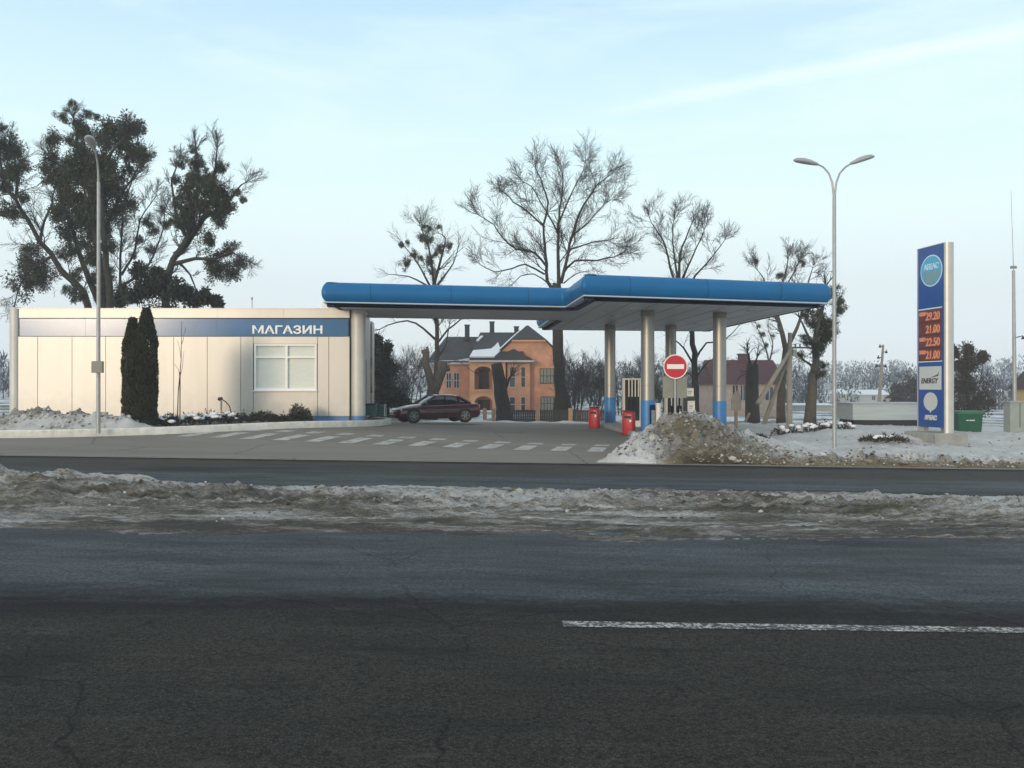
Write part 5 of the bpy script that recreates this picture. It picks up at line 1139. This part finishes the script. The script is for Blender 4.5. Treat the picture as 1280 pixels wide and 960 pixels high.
# ------------------------------------------------------------------ orange house
def build_house():
    Yh = 80.0; org = Vector((PX(618, Yh), Yh, g(0, 60) - .1)); r = empty('orange_house', org, 'orange brick two storey house with dark roof and snow patches', 'house')
    X = lambda p: PX(p, Yh) - org.x; Z = lambda p: PZ(p, Yh) - org.z
    def B(mb, name, m, parent=r, **k): return mb.build(name, m, parent, **k)
    zg = -0.5
    w = MB(); w.box(((X(541) + X(590)) / 2, 4.5, (zg + Z(454)) / 2), (X(590) - X(541), 9, Z(454) - zg)); B(w, 'wall', M['brick'])
    # gabled right block
    gx0, gx1 = X(617), X(702); gy = -0.3
    poly = [(gx0, gy, zg), (gx1, gy, zg), (gx1, gy, Z(447)), (X(681), gy, Z(426)), (X(640), gy, Z(426)), (gx0, gy, Z(449))]
    w = MB(); w.prism(poly, (0, 9.3, 0)); B(w, 'gable_wall', M['brick'])
    # gable roof planes (thick slabs) with the clipped hip in front
    def slab(pts, t, name, m, parent=r):
        pts = [Vector(p) for p in pts]; nn = (pts[1] - pts[0]).cross(pts[2] - pts[0]).normalized()
        if nn.z < 0: nn = -nn
        mb = MB(); mb.prism(pts, nn * t); return B(mb, name, m, parent)
    za, yr = Z(408) + 0.10, 1.9
    def zrow(p, y): return PZ(p, Yh + y) - org.z
    apex = (X(659) + .05, yr, zrow(408, yr)); apexb = (apex[0], 9.2, apex[2])
    cl, cr = (X(639.5), gy - .25, Z(426)), (X(681.5), gy - .25, Z(426)); el, er = (gx0 - .3, gy - .25, Z(451)), (gx1 + .3, gy - .25, Z(450))
    rl = slab([el, cl, apex, apexb, (el[0], 9.2, el[2])], .12, 'roof', M['slate']); slab([er, cr, apex, apexb, (er[0], 9.2, er[2])], .12, 'roof', M['slate']); slab([cl, cr, apex], .12, 'roof', M['slate'])
    b = MB(); b.box(((cl[0] + cr[0]) / 2, gy - .22, Z(426.3)), (cr[0] - cl[0], .16, .14)); B(b, 'gable_trim', M['brick_pale'])
    # snow along the left verge of the gable roof
    L = lambda a, b_, t: tuple(a[i] + (b_[i] - a[i]) * t for i in range(3))
    sp = [L(el, cl, 0.0), L(el, cl, 1.0), L(cl, apex, .55), L(L(cl, apex, .55), apexb, .14), L(L(el, cl, .55), (el[0], 9.2, el[2]), .10), L(el, (el[0], 9.2, el[2]), .14)]
    slab([(p[0] - .05, p[1], p[2] + .13) for p in sp], .10, 'snow', M['snow'], rl)
    # hipped roofs of wing and centre
    def hip(x0, x1, y0, y1, ze, xa, xb, zr, name):
        ym = (y0 + y1) / 2; mb = MB(); v = [(x0, y0, ze), (x1, y0, ze), (x1, y1, ze), (x0, y1, ze), (xa, ym, zr), (xb, ym, zr)]
        mb.add(v + [(a, b_, c - .18) for a, b_, c in v[:4]], [(0, 1, 5, 4), (1, 2, 5), (2, 3, 4, 5), (3, 0, 4), (0, 1, 7, 6), (1, 2, 8, 7), (2, 3, 9, 8), (3, 0, 6, 9), (9, 8, 7, 6)]); return B(mb, name, M['slate']), v
    rA, vA = hip(X(534), X(594), -.5, 9.4, Z(452), X(553), X(600), zrow(421, 4.5), 'roof')
    rB, vB = hip(X(588), X(655), -1.9, 10.4, Z(449), X(598), X(652), zrow(415.5, 4.3), 'roof')
    b = MB(); b.box(((X(534) + X(589)) / 2, -.52, Z(454.5)), (X(589) - X(534), .2, .16)); B(b, 'eaves', M['far_wall'])
    def on_front(v, u, t):                               # point on the front slope: u along the eave, t up the slope
        a = Vector(v[0]).lerp(Vector(v[1]), u); c = Vector(v[4]).lerp(Vector(v[5]), u); return a.lerp(c, t)
    def snow_on(v, uts, parent): slab([on_front(v, u, t) + Vector((0, -.02, .04)) for u, t in uts], .12, 'snow', M['snow'], parent)
    snow_on(vA, [(0.03, 0), (.45, 0), (.85, 0), (.95, .12), (.8, .10), (.6, .03), (.3, .02)], rA)
    snow_on(vB, [(-.0, .02), (.45, .02), (.56, .25), (.48, .55), (.42, .40), (.36, .30), (.02, .24)], rB)
    snow_on(vB, [(.0, .62), (.05, .62), (.12, .80), (.06, .80)], rB)
    for (p, t, bt, y) in ((584, 407, 425, 3.6), (615, 403, 418, 4.6), (645.5, 409, 420, 4.0)):
        b = MB(); b.box((PX(p, Yh + y) - org.x, y, (zrow(t, y) + zrow(bt, y)) / 2), (.42, .42, zrow(t, y) - zrow(bt, y))); b.box((PX(p, Yh + y) - org.x, y, zrow(t, y) + .04), (.52, .52, .08)); B(b, 'chimney', M['slate'])
    # porch with two arches
    x0, x1, yf = X(588), X(632), -1.6
    def arch_front(ax0, ax1, z0, zs, ztop, za, name):    # wall strip with one arched opening
        mb = MB(); n = 14; r_ = (ax1 - ax0) / 2; cx = (ax0 + ax1) / 2
        pts = [(ax0, z0)] + [(cx - r_ * math.cos(math.pi * k / n), zs + (za - zs) * math.sin(math.pi * k / n)) for k in range(n + 1)] + [(ax1, z0)]
        outl = [(x0, z0)] + pts + [(x1, z0), (x1, ztop), (x0, ztop)]
        mb.prism([(a, yf, b_) for a, b_ in outl], (0, .3, 0)); return B(mb, name, M['brick_pale'])
    za0, za1 = X(594), X(616)
    arch_front(za0, za1, zg, Z(503), Z(489), Z(495), 'porch_front'); arch_front(za0, za1, Z(487), Z(466), Z(452), Z(458.5), 'porch_front')
    b = MB(); b.box(((x0 + x1) / 2, yf + .1, Z(488)), (x1 - x0 + .1, .5, .16)); B(b, 'porch_floor', M['brick_pale'])
    b = MB(); b.box((x0 + .1, yf + .85, (zg + Z(452)) / 2), (.2, 1.1, Z(452) - zg)); b.box((x1 - .1, yf + .85, (zg + Z(452)) / 2), (.2, 1.1, Z(452) - zg)); B(b, 'porch_side', M['brick'])
    b = MB(); b.box(((za0 + za1) / 2 + .1, yf + 1.45, (zg + Z(452)) / 2), (x1 - x0 - .4, .1, Z(452) - zg)); B(b, 'porch_back', M['brick'])
    b = MB(); b.box(((za0 + za1) / 2, yf + 1.36, (Z(486) + Z(462)) / 2), (.85, .06, Z(462) - Z(486))); B(b, 'balcony_door', M['wood_dark']); b = MB(); b.box(((za0 + za1) / 2, yf + 1.36, (zg + Z(500)) / 2), (1.0, .06, Z(500) - zg)); B(b, 'front_door', M['wood_dark'])
    # pediment roof over the bay
    b = MB(); b.prism([(X(612), -2.0, Z(451)), (X(667), -2.0, Z(451)), (X(642), -2.0, Z(437))], (0, 2.2, 0)); B(b, 'bay_roof', M['slate']); b = MB(); b.box(((X(587) + X(667)) / 2, -2.02, Z(452.2)), (X(667) - X(587), .14, .16)); B(b, 'gutter', M['far_wall'])
    b = MB(); b.box(((X(634) + X(662)) / 2, -.75, (zg + Z(453)) / 2), (X(662) - X(634), .9, Z(453) - zg)); B(b, 'bay', M['brick'])
    def win(pa, pb, ta, tb, y, m=M['glass'], mull=1, rows=1, arch=False):
        xa, xb, zb_, zt = X(pa), X(pb), Z(tb), Z(ta); b = MB(); b.box(((xa + xb) / 2, y - .02, (zb_ + zt) / 2), (xb - xa, .06, zt - zb_)); w_ = B(b, 'window', m)
        f = MB(); t = .06
        for xx in [xa + (xb - xa) * k / (mull + 1) for k in range(mull + 2)]: f.box((xx, y - .05, (zb_ + zt) / 2), (t, .05, zt - zb_ + t))
        for zz in [zb_ + (zt - zb_) * k / (rows + 1) for k in range(rows + 2)]: f.box(((xa + xb) / 2, y - .055, zz), (xb - xa + t, .05, t))
        B(f, 'frame', M['far_wall'] if m is not M['glass_pale'] else M['wood_dark'], w_)
    win(558, 564, 466, 485, 0); win(567.5, 574, 466, 485, 0); win(558, 564, 501, 520, 0); win(567.5, 574, 501, 520, 0)
    win(637, 644, 459, 484, -1.2, M['glass'], 0); win(651, 656.5, 459, 484, -1.2, M['wood_dark'], 0); win(637, 644, 496, 514, -1.2, M['wood_dark'], 0); win(651, 656.5, 496, 514, -1.2, M['wood_dark'], 0)
    win(675, 692, 461, 479, gy, M['glass_pale'], 3, 1); win(676, 692, 496, 513, gy, M['glass_pale'], 3, 1)
build_house()
def build_fences():
    Yf = 52.0
    x0, x1 = PX(600, Yf), PX(760, Yf); zb = g(0, Yf) - .05; fr = empty('boundary_fence', ((x0 + x1) / 2, Yf, zb), 'low dark board fence with orange pillars before the orange house', 'fence'); cx = (x0 + x1) / 2
    posts = [PX(p, Yf) for p in (606, 617, 672, 713, 760)]; h = .80
    for p in posts: b = MB(); b.rbox((p - cx, 0, h / 2 - .05), (.22, .22, h + .16), .02); b.build('post', M['fence_post'], fr)
    for a, b_ in zip(posts[1:], posts[2:]):
        b = MB(); n = int((b_ - a) / .11)
        for k in range(n): b.box((a - cx + .13 + (b_ - a - .26) * (k + .5) / n, 0, h / 2 - .03), ((b_ - a - .26) / n - .012, .03, h - .06 + .02 * math.sin(k * 2.3)))
        b.box(((a + b_) / 2 - cx, .04, .2), (b_ - a - .2, .04, .06)); b.box(((a + b_) / 2 - cx, .04, .62), (b_ - a - .2, .04, .06)); b.build('board_panel', M['fence_board'], fr)
    o = sheet('snow_strip', span(PX(590, 51), PX(765, 51), .3), span(49.6, 52.6, .2), lambda x, y: g(x, y) - .08 + .16 * math.exp(-((y - 51.2) / .7) ** 2) * (1 + .7 * fbm(x, y, .8, 3)), M['g_snow'], lambda x, y: .05 + .2 * fbm(x, y, 1, 3))
    tag(o, 'strip of clean snow at the foot of the dark fence', 'snow', kind='stuff')
build_fences()
def gable_house(name, Yh, pxl, pxr, ridge, eave, ground, depth, wall, roof, label, wins=(), chim=None, cat='house'):
    org = Vector((PX((pxl + pxr) / 2, Yh), Yh, PZ(ground, Yh))); r = empty(name, org, label, cat); X = lambda p: PX(p, Yh) - org.x; Z = lambda p: PZ(p, Yh) - org.z
    b = MB(); b.box((0, depth / 2, Z(eave) / 2 - .5), (X(pxr) - X(pxl) - .6, depth, Z(eave) + 1)); b.build('wall', wall, r)
    zr = PZ(ridge, Yh + depth / 2) - org.z; x0, x1 = X(pxl), X(pxr); ze = Z(eave) - .05
    b = MB(); b.prism([(x0, -.35, ze), (x0, depth + .35, ze), (x0, depth / 2, zr)], (x1 - x0, 0, 0)); rf = b.build('roof', roof, r)
    for (pa, pb, ta, tb, m) in wins: 
        b = MB(); b.box(((X(pa) + X(pb)) / 2, -.01, (Z(ta) + Z(tb)) / 2), (X(pb) - X(pa), .06, Z(ta) - Z(tb))); w = b.build('window', m, r)
        f = MB(); f.box(((X(pa) + X(pb)) / 2, -.05, (Z(ta) + Z(tb)) / 2), (.07, .04, Z(ta) - Z(tb))); f.build('frame', M['far_wall'], w)
    if chim:
        b = MB(); y = depth / 2 + .3; cxp = PX(chim[0], Yh + y) - org.x; b.box((cxp, y, (PZ(chim[1], Yh + y) - org.z + zr - .6) / 2), (.75, .6, PZ(chim[1], Yh + y) - org.z - zr + .6)); b.box((cxp, y, PZ(chim[1], Yh + y) - org.z), (.9, .75, .12)); b.build('chimney', M['brown_roof'], rf)
    return r
gable_house('maroon_roof_house', 72, 892, 982, 450, 479, 529, 7, M['plaster'], M['purple_roof'], 'small plaster house with a wide maroon roof behind the right column', [(916, 922, 482, 500, M['wood_dark']), (926, 931, 482, 500, M['glass']), (957, 966, 484, 500, M['glass'])], (929, 443))
gable_house('yellow_house', 58, 1336, 1420, 446, 486, 530, 7, M['yellow_wall'], M['brown_roof'], 'yellow walled house with a brown roof at the right edge', [(1350, 1362, 490, 505, M['glass'])], (1350, 441))
for i, (px0, px1, rg, ev, gr, Yh, lab) in enumerate(((1072, 1112, 487, 493, 503, 165, 'far white roofed house left of the leaning pole'), (1108, 1126, 482, 486, 492, 220, 'small far white roofed house right of the leaning pole'), (1048, 1060, 486, 492, 500, 200, 'tiny far house between the right lamp post and the leaning pole'), (1128, 1150, 476, 479, 484, 270, 'farthest pale house up the slope left of the price sign'), (1232, 1262, 486, 490, 498, 190, 'far snow roofed house right of the dark bush'), (985, 1043, 504, 506, 516, 92, 'long low outbuilding under snow behind the mistletoe trunk'))):
    gable_house('far_house' if i < 5 else 'low_outbuilding', Yh, px0, px1, rg, ev, gr, 6 if i < 5 else 4, M['far_wall'], M['snow'], lab, [((px0 + px1) / 2 - 2, (px0 + px1) / 2 + 2, ev + 2, gr - 3, M['glass'])], cat='house' if i < 5 else 'outbuilding')

# ------------------------------------------------------------------ right hand side
def build_right():
    Yc = 45.0; xa, xb = PX(1066, Yc), PX(1166, Yc); zt, zb, zg = PZ(505, Yc), PZ(525, Yc), g(17, Yc) - .1
    r = empty('metal_container', ((xa + xb) / 2, Yc, zg), 'low pale sheet metal container with a dark gap beneath, left of the price sign', 'container'); w = xb - xa
    b = MB(); n = 24
    prof = [(-w / 2 + w * k / n, (-.02 if k % 2 else .02)) for k in range(n + 1)]
    b.box((0, 1.4, (zt + zb) / 2 - zg), (w, 2.8, zt - zb)); b.build('body', M['sheet_metal'], r)
    b = MB()
    for k in range(5): b.box((0, -.012, zb - zg + (zt - zb) * (k + .5) / 5), (w - .1, .02, .03))
    b.build('ribs', M['sheet_metal'], r); b = MB(); b.box((0, 1.4, zt - zg + .025), (w + .12, 2.95, .05)); b.build('top_rim', M['galv'], r)
    b = MB()
    for s in (-1, 1): b.box((s * (w / 2 - .4), 1.4, (zb - zg) / 2 - .05), (.18, 2.6, zb - zg + .1))
    b.build('skids', M['black'], r); b = MB(); b.box((0, .12, (zb - zg) / 2), (w - .2, .05, zb - zg - .02)); b.build('gap_shade_board', M['black'], r)  # upright black board stands in for the shade in the gap beneath
    b = MB(); b.cyl((PX(1115, Yc) - (xa + xb) / 2, .5), .09, zt - zg, zt - zg + .2, 10); b.cyl((PX(1115, Yc) - (xa + xb) / 2, .5), .14, zt - zg + .2, zt - zg + .26, 10); b.build('vent', M['galv'], r)
    # low grey roof beside it
    # green bin
    Yb = 34.0; x = PX(1208, Yb); zt = PZ(513, Yb); zb = PZ(537, Yb); r = empty('green_container', (x, Yb, zb), 'green waste container with a paler lid right of the price sign', 'waste container', rz=R(-4))
    h = zt - zb; b = MB(); rings = [[(sx * .44 * s, sy * .36 * s, z) for sx, sy in ((-1, -1), (1, -1), (1, 1), (-1, 1))] for z, s in ((-.15, .9), (h * .82, 1.0))]; b.loft(rings); body = b.build('body', M['green'], r)
    b = MB(); b.rbox((0, 0, h * .90), (.96, .80, h * .16), .03); b.build('lid', M['green_lid'], r)
    b = MB()
    for k, ww in enumerate((.05, .03, .05, .04, .05)): b.box((-.12 + k * .06, -.362, h * .50), (ww, .02, .045))
    b.build('faded_marking', M['totem_grey'], body)
    # mast and cabinet
    Ym = 37.0; x = PX(1268, Ym); zg = PZ(536, Ym); r = empty('thin_mast', (x, Ym, zg), 'thin grey mast with a slim aerial at the right edge', 'mast')
    b = MB(); b.tube([(.02, 0, -.2), (-.03, 0, PZ(338, Ym) - zg)], [.085, .055], 12); b.build('pole', M['galv'], r, smooth=40)
    b = MB(); b.tube([(-.03, 0, PZ(338, Ym) - zg), (-.13, 0, PZ(238, Ym) - zg)], [.016, .008], 6); b.build('aerial', M['galv'], r)
    b = MB(); b.rbox((-.03, 0, PZ(334, Ym) - zg), (.24, .12, .10), .02); b.build('bracket', M['sign_back'], r); b = MB(); b.tube([(.05, 0, PZ(422, Ym) - zg), (.28, -.1, PZ(420, Ym) - zg), (.30, -.1, PZ(424, Ym) - zg)], [.02, .02, .09], 8); b.build('camera_lamp', M['black'], r)
    for (p, yy) in ((1253, 0.8), ): b = MB(); b.tube([(PX(1261, Ym) - x, 0.5, PZ(470, Ym) - zg + .2), (0, 0, PZ(452, Ym) - zg)], .012, 4); b.build('stay', M['black'], r)
    Yk = 35.5; x = PX(1274, Yk); zb = PZ(535, Yk); r = empty('utility_cabinet', (x, Yk, zb), 'grey green utility cabinet with double doors at the right edge', 'utility cabinet')
    h = PZ(503, Yk) - zb; b = MB(); b.rbox((0.1, .2, h / 2 - .1), (.95, .5, h + .2), .02); b.build('cabinet', M['cabinet'], r); b = MB(); b.box((0.0, -.055, h / 2), (.02, .01, h * .95)); b.build('door_gap', M['black'], r); b = MB(); b.box((.1, .2, h + .02), (1.05, .6, .05)); b.build('hood', M['galv'], r)
    # braced pole
    Yp = 43.0; x = PX(987, Yp); zg = g(x, Yp) - .1; r = empty('braced_pole', (x, Yp, zg), 'concrete utility pole with two leaning struts beside the maroon roofed house', 'utility pole'); Q = lambda a, b_, dy=0: P(a, b_, Yp + dy) - Vector((x, Yp, zg))
    b = MB(); b.tube([Q(986.5, 534), Q(987.5, 416)], [.15, .10], 8); b.build('pole', M['pole_conc'], r)
    for pts in ((Q(989, 436, -.1), Q(947, 505, -1.0)), (Q(988, 437, .1), Q(955, 530, 1.0))): b = MB(); b.tube(pts, [.085, .12], 8); b.build('strut', M['pole_conc'], r)
    b = MB(); b.box(tuple(Q(998, 434.5)), (1.0, .08, .07)); b.build('crossarm', M['wood_dark'], r)
    for p in (994, 1000, 1010): b = MB(); b.tube([Q(p, 434), Q(p, 430)], [.03, .05], 7); b.build('insulator', M['ceramic'], r)
    b = MB(); b.rbox(tuple(Q(993, 441)), (.2, .2, .3), .03); b.build('junction_box', M['cabinet'], r)
    # leaning pole
    Yl = 72.0; x = PX(1099, Yl); zg = PZ(520, Yl); r = empty('leaning_pole', (x, Yl, zg), 'thin leaning utility pole with insulators left of the price sign', 'utility pole'); Q = lambda a, b_, dy=0: P(a, b_, Yl + dy) - Vector((x, Yl, zg))
    b = MB(); b.tube([Q(1097.5, 522), Q(1104, 431)], [.16, .09], 8); b.build('pole', M['pole_conc'], r)
    b = MB(); b.box(tuple(Q(1101, 456.5)), (.8, .09, .08)); b.build('crossarm', M['wood_dark'], r)
    for (a, b_, c) in ((1104, 432, 1100), (1103.5, 439, 1108), (1103, 446, 1098), (1101, 457, 1095.5), (1101, 457, 1107)):
        bb = MB(); bb.tube([Q(a, b_ + 1), Q(c, b_ + 1), Q(c, b_ - 2)], .035, 6); bb.tube([Q(c, b_ - .3), Q(c, b_ + 2.5)], [.07, .11], 8); bb.build('insulator', M['black'], r)
    # low board on a post
    Yw = 42.0; x = PX(920, Yw); zg = g(x, Yw) - .1; r = empty('weathered_board', (x, Yw, zg), 'weathered grey board on a short timber post right of the front right column', 'board'); Q = lambda a, b_, dy=0: P(a, b_, Yw + dy) - Vector((x, Yw, zg))
    b = MB(); b.box(((Q(920, 0)).x, 0, .35), (.13, .13, 1.3)); b.build('post', M['wood_pale'], r); b = MB(); b.prism([Q(914, 513), Q(926.5, 513), Q(926.5, 497), Q(923, 488), Q(919, 489), Q(914, 499)], (0, .05, 0)); b.build('board', M['pole_conc'], r)
    b = MB(); b.tube([Q(931, 528), Q(937, 516)], .06, 6); o = b.build('leaning_stake', M['pole_conc'], loc=(x, Yw, zg)); tag(o, 'short pale stake leaning beside the dark lopped trunk', 'stake')
    # teal bins beside the shop
    Yt = 36.8; x = PX(464, Yt); zb = PZ(519, Yt); r = empty('teal_bin', (x, Yt, zb), 'dark teal bin standing at the shop right corner', 'bin'); b = MB(); b.rbox((0, 0, .2), (.42, .4, .42), .03); b.build('body', M['teal'], r); b = MB(); b.rbox((0, 0, .44), (.46, .44, .06), .02); b.build('lid', M['black'], r)
    Yt = 37.6; x = PX(475, Yt); zb = PZ(520, Yt); r = empty('teal_crate', (x, Yt, zb), 'teal slatted crate right of the dark bin by the shop', 'crate'); b = MB()
    for k in range(5): b.box((0, 0, .06 + k * .09), (.46, .4, .07))
    b.build('slats', M['teal'], r); b = MB()
    for sx in (-1, 1):
        for sy in (-1, 1): b.box((sx * .22, sy * .19, .24), (.05, .05, .5))
    b.build('corner_posts', M['galv'], r)
build_right()

# ------------------------------------------------------------------ far woodland and haze
def woods():
    rr = random.Random(77); mb = MB()
    def one(x, y, h):
        z = land(x, y) - .2; mb.tube([(x, y, z), (x, y, z + h * .5)], [.16, .07], 4, cap=False); w = h * rr.uniform(.22, .36)
        for _ in range(46):
            a = rr.uniform(0, 6.283); q = math.sqrt(rr.random()); t = rr.random(); c = Vector((x + w * q * math.cos(a) * (1 - .6 * abs(t - .45)), y + w * q * math.sin(a), z + h * (.22 + .72 * t)))
            d = Vector((rr.gauss(0, .5), rr.gauss(0, .5), 1)).normalized(); s_ = d.cross(Vector((rr.gauss(0, 1), rr.gauss(0, 1), 0))).normalized(); L = h * rr.uniform(.08, .2); ww = L * .16
            mb.add([c - s_ * ww, c + s_ * ww, c + d * L], [(0, 1, 2)])
    for _ in range(1700):
        y = rr.uniform(150, 480); x = rr.uniform(-.62, .66) * y; one(x, y, rr.uniform(3.5, 7.5) * (1 + .45 * nz(x, y, .02)))
    for _ in range(160):
        y = rr.uniform(95, 150); x = rr.uniform(-.6, .62) * y
        if abs(x / y - .39) < .05: continue
        one(x, y, rr.uniform(2.5, 5))
    o = mb.build('far_woodland', M['woods'], fix=False); tag(o, 'hazy bare woodland on the far slope', 'woodland', kind='stuff')
woods()
def haze():
    mb = MB(); mb.box((0, 360, 40), (1380, 860, 100)); m = bpy.data.materials.new('haze'); m.use_nodes = True; nt = m.node_tree; nt.nodes.clear()
    out = nt.nodes.new('ShaderNodeOutputMaterial'); v = nt.nodes.new('ShaderNodeVolumePrincipled'); v.inputs['Color'].default_value = (0.86, 0.92, 1.0, 1); v.inputs['Density'].default_value = 0.0010; v.inputs['Anisotropy'].default_value = 0.0
    nt.links.new(v.outputs[0], out.inputs['Volume']); o = mb.build('haze', m); tag(o, 'pale winter haze', 'haze', kind='stuff')
haze()
